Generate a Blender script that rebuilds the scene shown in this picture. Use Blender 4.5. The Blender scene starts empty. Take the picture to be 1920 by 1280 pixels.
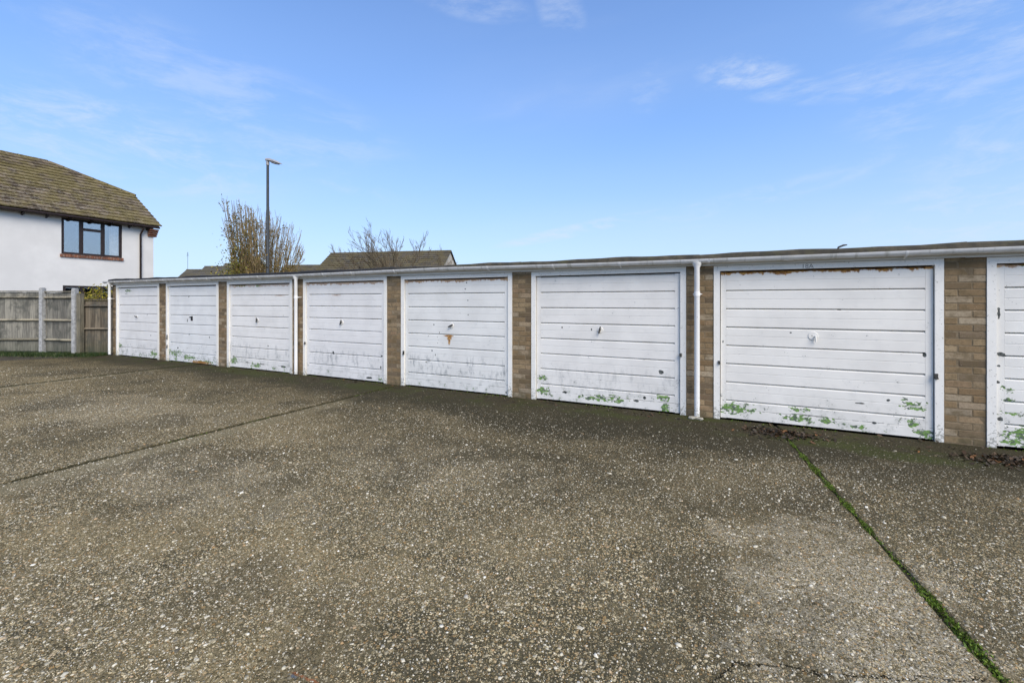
import bpy, bmesh, math, random
import numpy as np
from mathutils import Vector, Matrix

rnd = random.Random(7)
S = bpy.context.scene
COL = S.collection
PI = math.pi

# ------------------------------------------------------------------ camera
YAW = math.radians(26.3)                       # camera looks 26.3 degrees left of +Y
cam_d = bpy.data.cameras.new("camera")
cam = bpy.data.objects.new("camera", cam_d)
COL.objects.link(cam)
cam.location = (0, 0, 1.51)
cam.rotation_euler = (PI / 2, 0, YAW)
cam_d.sensor_width = 36.0
cam_d.lens = 830 / 1920 * 36
cam_d.shift_y = -73 / 1920
cam_d.clip_start = 0.05
cam_d.clip_end = 3000
S.camera = cam

# ------------------------------------------------------------------ sky and sun
SUN_EL = math.radians(44)
SUN_AZ = math.radians(128)                     # clockwise from +Y towards +X
world = bpy.data.worlds.new("World")
S.world = world
world.use_nodes = True
SKY_STRENGTH = 0.117
sun_d = bpy.data.lights.new("sun", 'SUN')
sun_d.energy = 2.7
sun_d.angle = math.radians(40)             # thin high cloud spreads the sun
sun_d.color = (1.0, 0.90, 0.76)
sun = bpy.data.objects.new("sun", sun_d)
COL.objects.link(sun)
sdir = Vector((math.sin(SUN_AZ) * math.cos(SUN_EL), math.cos(SUN_AZ) * math.cos(SUN_EL), math.sin(SUN_EL)))
sun.rotation_euler = sdir.to_track_quat('Z', 'Y').to_euler()
sun.location = (10, -8, 20)

S.view_settings.view_transform = 'Standard'
S.view_settings.look = 'None'
S.view_settings.gamma = 1.0
S.view_settings.exposure = 0.66
S.view_settings.use_curve_mapping = False
S.render.engine = 'CYCLES'


SKY_TINT = (0.82, 1.07, 1.42)
CLOUD = (3.9, 4.4, 5.3)
# thin wisps of cirrus: azimuth, elevation, half length, half width, tilt (degrees), density
WISPS = [(1.5, 24.5, 5.5, 1.9, -16, .62), (6, 22.0, 9, 1.3, -14, .36), (13, 20, 4.5, 2.4, -38, .40), (18, 16, 9, 2.2, -35, .34),
         (-18, 9.2, 10, .8, 11, .75), (-20, 33, 3.5, 2.5, -40, .40), (-68, 15, 14, 4, -8, .55), (-58, 21, 18, 4.5, -10, .30), (-52, 16, 12, 1.5, -18, .30),
         (-32, 34, 8, 1.6, -6, .36), (22, 9, 12, 3.5, 14, .45), (-9, 25, 3, 2.5, 60, .20), (26, 27, 18, 10, -35, .46), (24, 14, 15, 7, -30, .36), (4, 12, 16, 1.2, 9, .3)]


# ------------------------------------------------------------------ node helper
class M:
    def __init__(self, name, nt=None):
        if nt is None:
            self.mat = bpy.data.materials.new(name)
            self.mat.use_nodes = True
            nt = self.mat.node_tree
            nt.nodes.clear()
            self.out = nt.nodes.new('ShaderNodeOutputMaterial')
            self.b = nt.nodes.new('ShaderNodeBsdfPrincipled')
            nt.links.new(self.b.outputs[0], self.out.inputs[0])
            self.b.inputs['Specular IOR Level'].default_value = 0.3
        self.nt = nt

    def n(self, typ, ins=None, **at):
        nd = self.nt.nodes.new(typ)
        for k, v in at.items():
            setattr(nd, k, v)
        for k, v in (ins or {}).items():
            self.set(nd.inputs[k], v)
        return nd

    def set(self, sock, v):
        if isinstance(v, bpy.types.NodeSocket):
            self.nt.links.new(v, sock)
        elif isinstance(v, (tuple, list)) and len(v) == 3 and sock.type == 'RGBA':
            sock.default_value = (*v, 1)
        else:
            sock.default_value = v

    def math(self, op, a, b=0.0, c=0.0, clamp=False):
        return self.n('ShaderNodeMath', {0: a, 1: b, 2: c}, operation=op, use_clamp=clamp).outputs[0]

    def vm(self, op, a, b=(0, 0, 0)):
        nd = self.n('ShaderNodeVectorMath', {0: a, 1: b}, operation=op)
        return nd.outputs['Value'] if op in ('LENGTH', 'DOT_PRODUCT') else nd.outputs[0]

    def mix(self, f, a, b, blend='MIX'):
        nd = self.n('ShaderNodeMix', data_type='RGBA', blend_type=blend)
        self.set(nd.inputs[0], f)
        self.set(nd.inputs[6], a)
        self.set(nd.inputs[7], b)
        return nd.outputs[2]

    def rng(self, v, a, b, c=0.0, d=1.0, smooth=True):
        return self.n('ShaderNodeMapRange', {0: v, 1: a, 2: b, 3: c, 4: d},
                      interpolation_type='SMOOTHSTEP' if smooth else 'LINEAR').outputs[0]

    def noise(self, vec, scale, detail=4, rough=0.55, color=False):
        nd = self.n('ShaderNodeTexNoise', {'Vector': vec, 'Scale': scale, 'Detail': detail, 'Roughness': rough})
        return nd.outputs[1 if color else 0]

    def voro(self, vec, scale, feature='F1', rand=1.0):
        return self.n('ShaderNodeTexVoronoi', {'Vector': vec, 'Scale': scale, 'Randomness': rand}, feature=feature)

    def ramp(self, f, stops, interp='LINEAR'):
        nd = self.n('ShaderNodeValToRGB', {0: f})
        cr = nd.color_ramp
        cr.interpolation = interp
        while len(cr.elements) < len(stops):
            cr.elements.new(0.5)
        for e, (p, c) in zip(cr.elements, stops):
            e.position = p
            e.color = (*c, 1) if len(c) == 3 else c
        return nd.outputs[0]

    def pos(self):
        return self.n('ShaderNodeNewGeometry').outputs['Position']

    def island(self):
        return self.n('ShaderNodeNewGeometry').outputs['Random Per Island']

    def objrand(self):
        return self.n('ShaderNodeObjectInfo').outputs['Random']

    def xyz(self, v):
        nd = self.n('ShaderNodeSeparateXYZ', {0: v})
        return nd.outputs[0], nd.outputs[1], nd.outputs[2]

    def bump(self, h, strength=0.3, dist=0.01):
        nd = self.n('ShaderNodeBump', {'Height': h, 'Strength': strength, 'Distance': dist})
        self.set(self.b.inputs['Normal'], nd.outputs[0])

    def base(self, c, rough=0.6, metal=0.0):
        self.set(self.b.inputs['Base Color'], c)
        self.set(self.b.inputs['Roughness'], rough)
        self.set(self.b.inputs['Metallic'], metal)
        return self


# ------------------------------------------------------------------ sky shader
def build_world():
    nt = world.node_tree
    nt.nodes.clear()
    m = M('', nt)
    out = m.n('ShaderNodeOutputWorld')
    bg = m.n('ShaderNodeBackground', {'Strength': SKY_STRENGTH})
    nt.links.new(bg.outputs[0], out.inputs[0])
    sky = m.n('ShaderNodeTexSky', sky_type='NISHITA', sun_disc=False, sun_elevation=SUN_EL, sun_rotation=SUN_AZ,
              altitude=0.0, air_density=1.0, dust_density=0.6, ozone_density=2.2)
    d = m.n('ShaderNodeTexCoord').outputs['Generated']
    x, y, z = m.xyz(d)
    zc = m.math('ADD', m.math('MAXIMUM', z, 0.03), 0.12)
    pl = m.n('ShaderNodeCombineXYZ', {0: m.math('DIVIDE', x, zc), 1: m.math('DIVIDE', y, zc), 2: 0.0}).outputs[0]
    # thin cirrus drawn out along one wind direction, all over the dome
    mp = m.n('ShaderNodeMapping', {'Vector': pl, 'Rotation': (0, 0, math.radians(-28)), 'Scale': (0.55, 1.5, 1)}).outputs[0]
    warp = m.noise(pl, 0.9, 3, color=True)
    mpw = m.vm('ADD', mp, m.vm('MULTIPLY', warp, (0.9, 0.9, 0)))
    n1 = m.noise(mpw, 1.15, 8, 0.6)
    n2 = m.noise(mpw, 0.42, 2, 0.5)
    nf = m.noise(m.vm('ADD', m.vm('MULTIPLY', d, (6, 6, 19)), m.vm('MULTIPLY', warp, (2.2, 2.2, 2.2))), 1.3, 8, 0.66)
    cl = m.math('MULTIPLY', m.math('MULTIPLY', m.rng(n1, 0.52, 0.9), m.rng(n2, 0.46, 0.68)), 0.35)
    veil = m.math('MULTIPLY', m.rng(n2, 0.35, 0.75), 0.12)
    az = m.math('ARCTAN2', x, y)
    el = m.math('ARCSINE', z)
    p2 = m.n('ShaderNodeCombineXYZ', {0: az, 1: el, 2: 0.0}).outputs[0]
    R_ = math.radians
    for (a0, e0, ra, re, rot, amt) in WISPS:
        q = m.vm('SUBTRACT', p2, (R_(a0), R_(e0), 0))
        c_, s_ = math.cos(R_(rot)), math.sin(R_(rot))
        u = m.math('MULTIPLY', m.vm('DOT_PRODUCT', q, (c_, s_, 0)), 1 / R_(ra))
        v = m.math('MULTIPLY', m.vm('DOT_PRODUCT', q, (-s_, c_, 0)), 1 / R_(re))
        rr = m.math('ADD', m.math('MULTIPLY', u, u), m.math('MULTIPLY', v, v))
        k = m.math('MULTIPLY', m.rng(rr, 1.5, 0.0), m.rng(nf, 0.40, 0.70))
        cl = m.math('MAXIMUM', cl, m.math('MULTIPLY', k, amt))
    # paler air towards the horizon, all the way round
    hz = m.math('MULTIPLY', m.rng(z, -0.10, 0.80, 1.0, 0.0), 0.88)
    air = m.mix(m.rng(z, 0.0, 0.42), (3.35, 4.15, 5.25), (1.75, 3.0, 5.2))
    blue = m.mix(hz, m.mix(1.0, sky.outputs[0], SKY_TINT, 'MULTIPLY'), air)
    col = m.mix(m.math('ADD', cl, veil, clamp=True), blue, CLOUD)
    nt.links.new(col, bg.inputs[0])


build_world()


# ------------------------------------------------------------------ mesh helper
class MB:
    def __init__(self):
        self.v = []
        self.f = []

    def add(self, vs, fs):
        o = len(self.v)
        self.v.extend(vs)
        self.f.extend([tuple(i + o for i in q) for q in fs])
        return self

    def box(self, x0, x1, y0, y1, z0, z1):
        vs = [(x0, y0, z0), (x1, y0, z0), (x1, y1, z0), (x0, y1, z0), (x0, y0, z1), (x1, y0, z1), (x1, y1, z1), (x0, y1, z1)]
        return self.add(vs, [(0, 3, 2, 1), (4, 5, 6, 7), (0, 1, 5, 4), (1, 2, 6, 5), (2, 3, 7, 6), (3, 0, 4, 7)])

    def prism_x(self, prof, x0, x1):               # profile of (y,z), counter-clockwise seen from +X
        n = len(prof)
        vs = [(x0, a, b) for a, b in prof] + [(x1, a, b) for a, b in prof]
        fs = [tuple(range(n - 1, -1, -1)), tuple(range(n, 2 * n))]
        fs += [(i, (i + 1) % n, n + (i + 1) % n, n + i) for i in range(n)]
        return self.add(vs, fs)

    def obox(self, c, ax, ay, az, hx, hy, hz):
        c = Vector(c)
        vs = []
        for sz in (-1, 1):
            for sx, sy in ((-1, -1), (1, -1), (1, 1), (-1, 1)):
                vs.append(tuple(c + ax * hx * sx + ay * hy * sy + az * hz * sz))
        return self.add(vs, [(0, 3, 2, 1), (4, 5, 6, 7), (0, 1, 5, 4), (1, 2, 6, 5), (2, 3, 7, 6), (3, 0, 4, 7)])

    def tube(self, pts, rads, n=8, caps=True):
        pts = [Vector(p) for p in pts]
        if not isinstance(rads, (list, tuple)):
            rads = [rads] * len(pts)
        o = len(self.v)
        up = None
        for i, p in enumerate(pts):
            t = (pts[min(i + 1, len(pts) - 1)] - pts[max(i - 1, 0)]).normalized()
            if up is None:
                a = Vector((0, 0, 1)) if abs(t.z) < 0.9 else Vector((1, 0, 0))
            else:
                a = up
            s = t.cross(a).normalized()
            up = s.cross(t).normalized()
            for k in range(n):
                w = 2 * PI * k / n
                self.v.append(tuple(p + (s * math.cos(w) + up * math.sin(w)) * rads[i]))
        for i in range(len(pts) - 1):
            for k in range(n):
                a, b = o + i * n + k, o + i * n + (k + 1) % n
                self.f.append((a, a + n, b + n, b))
        if caps:
            self.f.append(tuple(o + k for k in range(n)))
            e = o + (len(pts) - 1) * n
            self.f.append(tuple(e + k for k in range(n - 1, -1, -1)))
        return self

    def disc_y(self, c, r, y0, y1, n=20, bev=0.004):
        """a round plate facing -Y between y1 (back) and y0 (front)"""
        o = len(self.v)
        rings = [(r, y1), (r, y0 + bev), (r - bev, y0)]
        for rr, yy in rings:
            for k in range(n):
                w = 2 * PI * k / n
                self.v.append((c[0] + rr * math.cos(w), yy, c[1] + rr * math.sin(w)))
        for i in range(2):
            for k in range(n):
                a, b = o + i * n + k, o + i * n + (k + 1) % n
                self.f.append((a, b, b + n, a + n))
        self.f.append(tuple(o + 2 * n + k for k in range(n)))
        return self

    def mesh(self, name, mat=None, smooth=False):
        me = bpy.data.meshes.new(name)
        me.from_pydata(self.v, [], self.f)
        me.update()
        if len(self.v) < 6000:
            bm = bmesh.new()
            bm.from_mesh(me)
            bmesh.ops.recalc_face_normals(bm, faces=bm.faces)
            bm.to_mesh(me)
            bm.free()
        if mat:
            me.materials.append(mat)
        if smooth:
            me.polygons.foreach_set('use_smooth', [True] * len(me.polygons))
            me.set_sharp_from_angle(angle=math.radians(38))
        return me

    def obj(self, name, mat=None, parent=None, smooth=False, **kw):
        return link(name, self.mesh(name, mat, smooth), parent, **kw)


def link(name, me, parent=None, loc=None, rot=None, **props):
    o = bpy.data.objects.new(name, me)
    COL.objects.link(o)
    if parent:
        o.parent = parent
    if loc:
        o.location = loc
    if rot:
        o.rotation_euler = rot
    for k, v in props.items():
        o[k] = v
    return o


def thing(name, label, cat, loc=(0, 0, 0), rz=0.0, group=None):
    o = link(name, None, None, loc, (0, 0, rz), label=label, category=cat)
    if group:
        o['group'] = group
    return o


def np_mesh(name, V, Fq, mat, smooth=False):
    """fast mesh from numpy: V (n,3), Fq (m,k) all faces of one size"""
    me = bpy.data.meshes.new(name)
    m, k = Fq.shape
    me.vertices.add(len(V))
    me.vertices.foreach_set('co', V.astype(np.float32).ravel())
    me.loops.add(m * k)
    me.loops.foreach_set('vertex_index', Fq.astype(np.int32).ravel())
    me.polygons.add(m)
    me.polygons.foreach_set('loop_start', np.arange(0, m * k, k, dtype=np.int32))
    me.update(calc_edges=True)
    if smooth:
        me.polygons.foreach_set('use_smooth', np.ones(m, dtype=bool))
    me.materials.append(mat)
    return me


def bevel_box(name, sx, sy, sz, b, mat):
    """box centred on x,z, front face at y=0 and back at y=sy, with small chamfers on the front (44 tris or fewer)"""
    x, z = sx / 2, sz / 2
    mb = MB()
    vs = [(-x, sy, -z), (x, sy, -z), (x, sy, z), (-x, sy, z),
          (-x, b, -z), (x, b, -z), (x, b, z), (-x, b, z),
          (-x + b, 0, -z + b), (x - b, 0, -z + b), (x - b, 0, z - b), (-x + b, 0, z - b)]
    fs = [(0, 3, 2, 1), (8, 9, 10, 11)]
    for r in (0, 4):
        for i in range(4):
            j = (i + 1) % 4
            fs.append((r + i, r + j, r + 4 + j, r + 4 + i))
    mb.add(vs, fs)
    return mb.mesh(name, mat)


# ================================================================== materials
def ground_mat():
    m = M('concrete_aggregate')
    P = m.pos()
    x, y, z = m.xyz(P)
    big = m.noise(P, 0.45, 4, 0.6)
    med = m.noise(P, 2.6, 5, 0.65)
    fine = m.noise(P, 26, 4, 0.7)
    grit = m.noise(P, 190, 2, 0.6)
    # wear: where the cement skin survives it is pale, where it is washed out the flints stand in dark dirt
    wear = m.math('ADD', m.math('MULTIPLY', big, 0.6), m.math('MULTIPLY', med, 0.4))
    cem = m.ramp(m.math('ADD', m.math('MULTIPLY', med, 0.45), m.math('MULTIPLY', fine, 0.55)),
                 [(0.34, (0.025, 0.022, 0.012)), (0.5, (0.096, 0.084, 0.050)), (0.66, (0.234, 0.204, 0.129))])
    cem = m.mix(m.rng(grit, 0.35, 0.75), m.mix(0.5, cem, (0.041, 0.035, 0.021)), cem)
    cem = m.mix(m.math('MULTIPLY', m.rng(wear, 0.47, 0.62), 0.75), cem, (0.350, 0.269, 0.135))
    for cx, cy, rx, ry, am in ((0.50, 2.75, .60, 1.05, 1.0), (2.4, 3.6, .9, .7, .4), (-4.2, 2.2, 1.6, .5, .4), (-8, 3.2, 2.2, .8, .4), (-2.6, 3.4, 1.3, .6, .25)):
        d = m.vm('LENGTH', m.vm('MULTIPLY', m.vm('SUBTRACT', P, (cx, cy, 0)), (1 / rx, 1 / ry, 0)))
        d = m.math('ADD', d, m.math('MULTIPLY', m.math('SUBTRACT', med, 0.5), 2.2))
        cem = m.mix(m.math('MULTIPLY', m.rng(d, 1.0, 0.7), m.math('MULTIPLY', m.rng(fine, .2, .6), am)), cem, (0.388, 0.336, 0.233))
    P2 = m.vm('ADD', P, m.vm('MULTIPLY', m.noise(P, 40, 2, color=True), (0.02, 0.02, 0)))
    col = cem
    hgt = m.math('MULTIPLY', fine, 0.5)
    for sc, thr, keep in ((52, 0.46, 0.62), (96, 0.46, 0.60), (170, 0.46, 0.6)):
        v = m.voro(P2, sc)
        dist, vc = v.outputs[0], v.outputs[1]
        r, g, bl = m.xyz(vc)
        inside = m.math('MULTIPLY', m.rng(m.math('SUBTRACT', dist, m.math('MULTIPLY', g, 0.12)), thr, thr - 0.12),
                        m.rng(r, keep, keep - 0.02))
        stone = m.ramp(bl, [(0.0, (0.093, 0.073, 0.034)), (0.25, (0.215, 0.169, 0.080)), (0.55, (0.350, 0.277, 0.141)),
                            (0.80, (0.565, 0.463, 0.256)), (0.88, (0.350, 0.196, 0.061)), (1.0, (0.862, 0.737, 0.454))])
        ring = m.math('MULTIPLY', m.rng(m.math('ABSOLUTE', m.math('SUBTRACT', dist, thr + 0.03)), 0.10, 0.0),
                      m.rng(r, keep, keep - 0.02))
        col = m.mix(m.math('MULTIPLY', ring, 0.85), col, (0.030, 0.024, 0.013))
        col = m.mix(m.math('MULTIPLY', inside, 0.85), col, stone)
        hgt = m.math('ADD', hgt, m.math('MULTIPLY', inside, 0.8))
    # ground colour darkens in a strip beside the garages, green algae in it
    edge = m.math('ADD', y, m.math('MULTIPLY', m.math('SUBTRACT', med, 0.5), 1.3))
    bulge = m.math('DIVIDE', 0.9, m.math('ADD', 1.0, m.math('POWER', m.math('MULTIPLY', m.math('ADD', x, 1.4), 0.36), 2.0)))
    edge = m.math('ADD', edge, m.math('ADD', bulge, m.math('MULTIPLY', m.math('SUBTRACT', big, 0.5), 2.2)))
    door_strip = m.math('MAXIMUM', m.rng(edge, 4.6, 5.9), m.math('MULTIPLY', m.rng(edge, 3.3, 4.9), 0.42))
    big2 = m.noise(m.vm('ADD', P, (31, 7, 0)), 0.8, 5, 0.62)
    grime = m.rng(m.math('ADD', big2, m.math('MULTIPLY', med, 0.5)), 0.70, 0.90)
    col = m.mix(m.math('MULTIPLY', door_strip, 0.90), col, m.mix(fine, (0.015, 0.014, 0.007), (0.059, 0.052, 0.032)))
    col = m.mix(m.math('MULTIPLY', grime, 0.55), col, (0.046, 0.040, 0.023))
    alg = m.math('MULTIPLY', m.rng(y, 5.3, 5.95), m.rng(m.noise(P, 1.9, 5, 0.7), 0.47, 0.62))
    alg = m.math('MULTIPLY', alg, m.rng(fine, 0.3, 0.6))
    for cx, cy, rx, ry in ((-9.3, 6.05, 1.5, .34), (-5.9, 5.95, .9, .3), (1.55, 5.6, .75, .22), (0.9, 5.75, .7, .25), (-0.4, 6.25, .5, .2)):
        d = m.vm('LENGTH', m.vm('MULTIPLY', m.vm('SUBTRACT', P, (cx, cy, 0)), (1 / rx, 1 / ry, 0)))
        d = m.math('ADD', d, m.math('MULTIPLY', m.math('SUBTRACT', med, 0.5), 1.2))
        alg = m.math('MAXIMUM', alg, m.math('MULTIPLY', m.rng(d, 1.0, 0.4), m.rng(fine, 0.28, 0.55)))
    col = m.mix(m.math('MULTIPLY', alg, 0.5), col, m.mix(med, (0.030, 0.041, 0.007), (0.081, 0.107, 0.019)))
    # pale cement haunching run along the two open joints
    for jx, w in ((-5.27, .20), (-11.55, .16)):
        s = m.math('ABSOLUTE', m.math('SUBTRACT', x, jx))
        s = m.math('ADD', s, m.math('MULTIPLY', m.math('SUBTRACT', med, 0.5), 0.25))
        col = m.mix(m.math('MULTIPLY', m.math('MULTIPLY', m.rng(s, w, w * .35), m.math('SUBTRACT', 1.0, door_strip)), 0.55), col, (0.229, 0.193, 0.111))
    for jx, w in ((-5.46, .060), (-11.70, .10)):
        sd = m.math('ABSOLUTE', m.math('SUBTRACT', x, jx + .01))
        sd = m.math('ADD', sd, m.math('MULTIPLY', m.math('SUBTRACT', m.noise(P, 9, 4, .7), 0.5), 0.09))
        col = m.mix(m.math('MULTIPLY', m.rng(sd, w, w * .4), 0.92), col, m.mix(fine, (0.013, 0.011, 0.005), (0.053, 0.050, 0.021)))
    # cracks
    wob = m.math('MULTIPLY', m.math('SUBTRACT', m.noise(P, 7, 5, 0.7), 0.5), 0.16)
    for (ax, ay, bx, by, wd) in ((-0.09, 1.90, 0.04, 2.09, .006), (0.04, 2.09, 0.40, 2.20, .005), (0.40, 2.20, 0.92, 2.42, .005),
                                 (-11.2, 1.6, -9.6, 2.3, .016)):
        L = math.hypot(bx - ax, by - ay)
        ux, uy = (bx - ax) / L, (by - ay) / L
        q = m.vm('SUBTRACT', P, (ax, ay, 0))
        s = m.vm('DOT_PRODUCT', q, (ux, uy, 0))
        t = m.math('ABSOLUTE', m.math('ADD', m.vm('DOT_PRODUCT', q, (-uy, ux, 0)), wob))
        k = m.math('MULTIPLY', m.rng(t, wd, wd * .3), m.math('MULTIPLY', m.rng(s, -.02, .02), m.rng(s, L + .02, L - .02)))
        col = m.mix(k, col, (0.018, 0.015, 0.007))
        hgt = m.math('SUBTRACT', hgt, m.math('MULTIPLY', k, 2.0))
    # a little spilt paint
    for ax, ay, bx, by, wd, c in ((-1.616, 1.224, -1.458, 1.236, .008, (0.304, 0.102, 0.040)), (-1.62, 1.212, -1.56, 1.216, .006, (0.082, 0.131, 0.180))):
        L = math.hypot(bx - ax, by - ay)
        ux, uy = (bx - ax) / L, (by - ay) / L
        q = m.vm('SUBTRACT', P, (ax, ay, 0))
        sd = m.vm('DOT_PRODUCT', q, (ux, uy, 0))
        t = m.math('ADD', m.math('ABSOLUTE', m.vm('DOT_PRODUCT', q, (-uy, ux, 0))), m.math('MULTIPLY', m.math('SUBTRACT', m.noise(P, 60, 3), 0.5), 0.03))
        k = m.math('MULTIPLY', m.rng(t, wd, wd * .3), m.math('MULTIPLY', m.rng(sd, 0, .02), m.rng(sd, L, L - .02)))
        col = m.mix(m.math('MULTIPLY', k, 0.6), col, c)
    m.base(col, m.rng(fine, 0.2, 0.8, 0.8, 1.0))
    m.b.inputs['Specular IOR Level'].default_value = 0.08
    m.bump(hgt, 0.8, 0.006)
    return m.mat


def stone_mat():
    m = M('flint_pebble')
    r = m.island()
    P = m.pos()
    c = m.ramp(r, [(0.0, (0.092, 0.076, 0.044)), (0.14, (0.173, 0.146, 0.089)), (0.32, (0.281, 0.241, 0.154)), (0.52, (0.389, 0.342, 0.231)),
                   (0.58, (0.092, 0.079, 0.054)), (0.64, (0.487, 0.434, 0.307)), (0.80, (0.671, 0.608, 0.458)), (0.87, (0.389, 0.233, 0.093)), (0.91, (0.281, 0.252, 0.187)),
                   (1.0, (0.844, 0.792, 0.645))])
    c = m.mix(m.math('MULTIPLY', m.rng(m.noise(P, 120, 3), 0.42, 0.7), 0.5), c, (0.116, 0.100, 0.061))
    # the stones darken towards the doors too
    y = m.xyz(P)[1]
    c = m.mix(m.math('MULTIPLY', m.rng(y, 4.3, 5.6), 0.6), c, (0.059, 0.053, 0.034))
    m.base(c, 0.6)
    m.b.inputs['Specular IOR Level'].default_value = 0.2
    return m.mat


def brick_mat():
    m = M('buff_brick')
    r = m.objrand()
    P = m.pos()
    c = m.ramp(r, [(0.0, (0.185, 0.122, 0.062)), (0.2, (0.253, 0.174, 0.091)), (0.4, (0.209, 0.137, 0.070)), (0.6, (0.301, 0.219, 0.121)),
                   (0.75, (0.265, 0.174, 0.099)), (0.9, (0.340, 0.249, 0.143)), (1.0, (0.166, 0.122, 0.078))])
    c = m.mix(m.rng(m.math('FRACT', m.math('MULTIPLY', r, 17.3)), 0.72, 0.98), c, (0.368, 0.296, 0.201))
    c = m.mix(m.math('MULTIPLY', m.rng(m.math('FRACT', m.math('MULTIPLY', r, 29.7)), 0.70, 1.0), .75), c, (0.091, 0.069, 0.046))
    n = m.noise(P, 34, 5, 0.7)
    c = m.mix(m.rng(n, 0.4, 0.75), c, m.mix(0.55, c, (0.124, 0.087, 0.046)))
    n2 = m.noise(P, 5.5, 4, 0.6)
    c = m.mix(m.math('MULTIPLY', m.rng(n2, 0.46, 0.66), 0.7), c, (0.130, 0.094, 0.047))
    sp = m.rng(m.noise(P, 85, 2), 0.72, 0.78)
    c = m.mix(m.math('MULTIPLY', sp, 0.7), c, (0.517, 0.441, 0.308))
    z = m.xyz(P)[2]
    lo = m.math('MULTIPLY', m.rng(z, 0.16, 0.0), m.rng(n2, 0.35, 0.55))
    c = m.mix(m.math('MULTIPLY', lo, 0.6), c, (0.073, 0.069, 0.035))
    m.base(c, 0.9)
    m.bump(m.math('ADD', n, m.noise(P, 140, 3)), 0.6, 0.004)
    return m.mat


def mortar_mat():
    m = M('mortar')
    P = m.pos()
    n = m.noise(P, 30, 5, 0.7)
    m.base(m.ramp(n, [(0.3, (0.124, 0.090, 0.052)), (0.7, (0.247, 0.190, 0.117))]), 0.95)
    m.bump(n, 0.5, 0.004)
    return m.mat


def white_paint(name, tint=(0.80, 0.772, 0.705), dirt=0.5, rough=0.42, low=True):
    m = M(name)
    P = m.pos()
    z = m.xyz(P)[2]
    n = m.noise(P, 6, 5, 0.65)
    f = m.noise(P, 45, 4, 0.7)
    c = m.mix(m.math('MULTIPLY', m.rng(n, 0.45, 0.8), dirt * 0.5), tint, (0.50, 0.48, 0.42))
    if low:
        lo = m.math('ADD', m.rng(z, 0.30, 0.0, 0, 0.16), f)
        c = m.mix(m.math('MULTIPLY', m.rng(lo, 0.60, 0.70), 0.7), c, (0.20, 0.20, 0.16))
    c = m.mix(m.math('MULTIPLY', m.rng(f, 0.70, 0.74), 0.6), c, (0.22, 0.20, 0.17))
    m.base(c, rough)
    m.bump(m.noise(P, 60, 3), 0.12, 0.002)
    return m.mat


def gutter_mat():
    m = M('old_white_plastic')
    P = m.pos()
    x, y, z = m.xyz(P)
    n = m.noise(P, 5, 5, 0.65)
    st = m.noise(m.vm('MULTIPLY', P, (14, 2, 2)), 1.0, 4, 0.6)
    c = m.mix(m.math('MULTIPLY', m.rng(n, 0.40, 0.75), 0.55), (0.70, 0.69, 0.66), (0.42, 0.39, 0.32))
    c = m.mix(m.math('MULTIPLY', m.rng(st, 0.55, 0.72), 0.45), c, (0.24, 0.22, 0.15))
    m.base(c, 0.38)
    return m.mat


GX = [2.41 - 2.61 * (7 - k) for k in range(8)]
WALL_Y = 6.37


LEAF_X0, LEAF_X1, LEAF_Z0, LEAF_Z1 = .080, 2.189, .014, 1.905
ROWS = 8
RH = (LEAF_Z1 - LEAF_Z0) / ROWS


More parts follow.
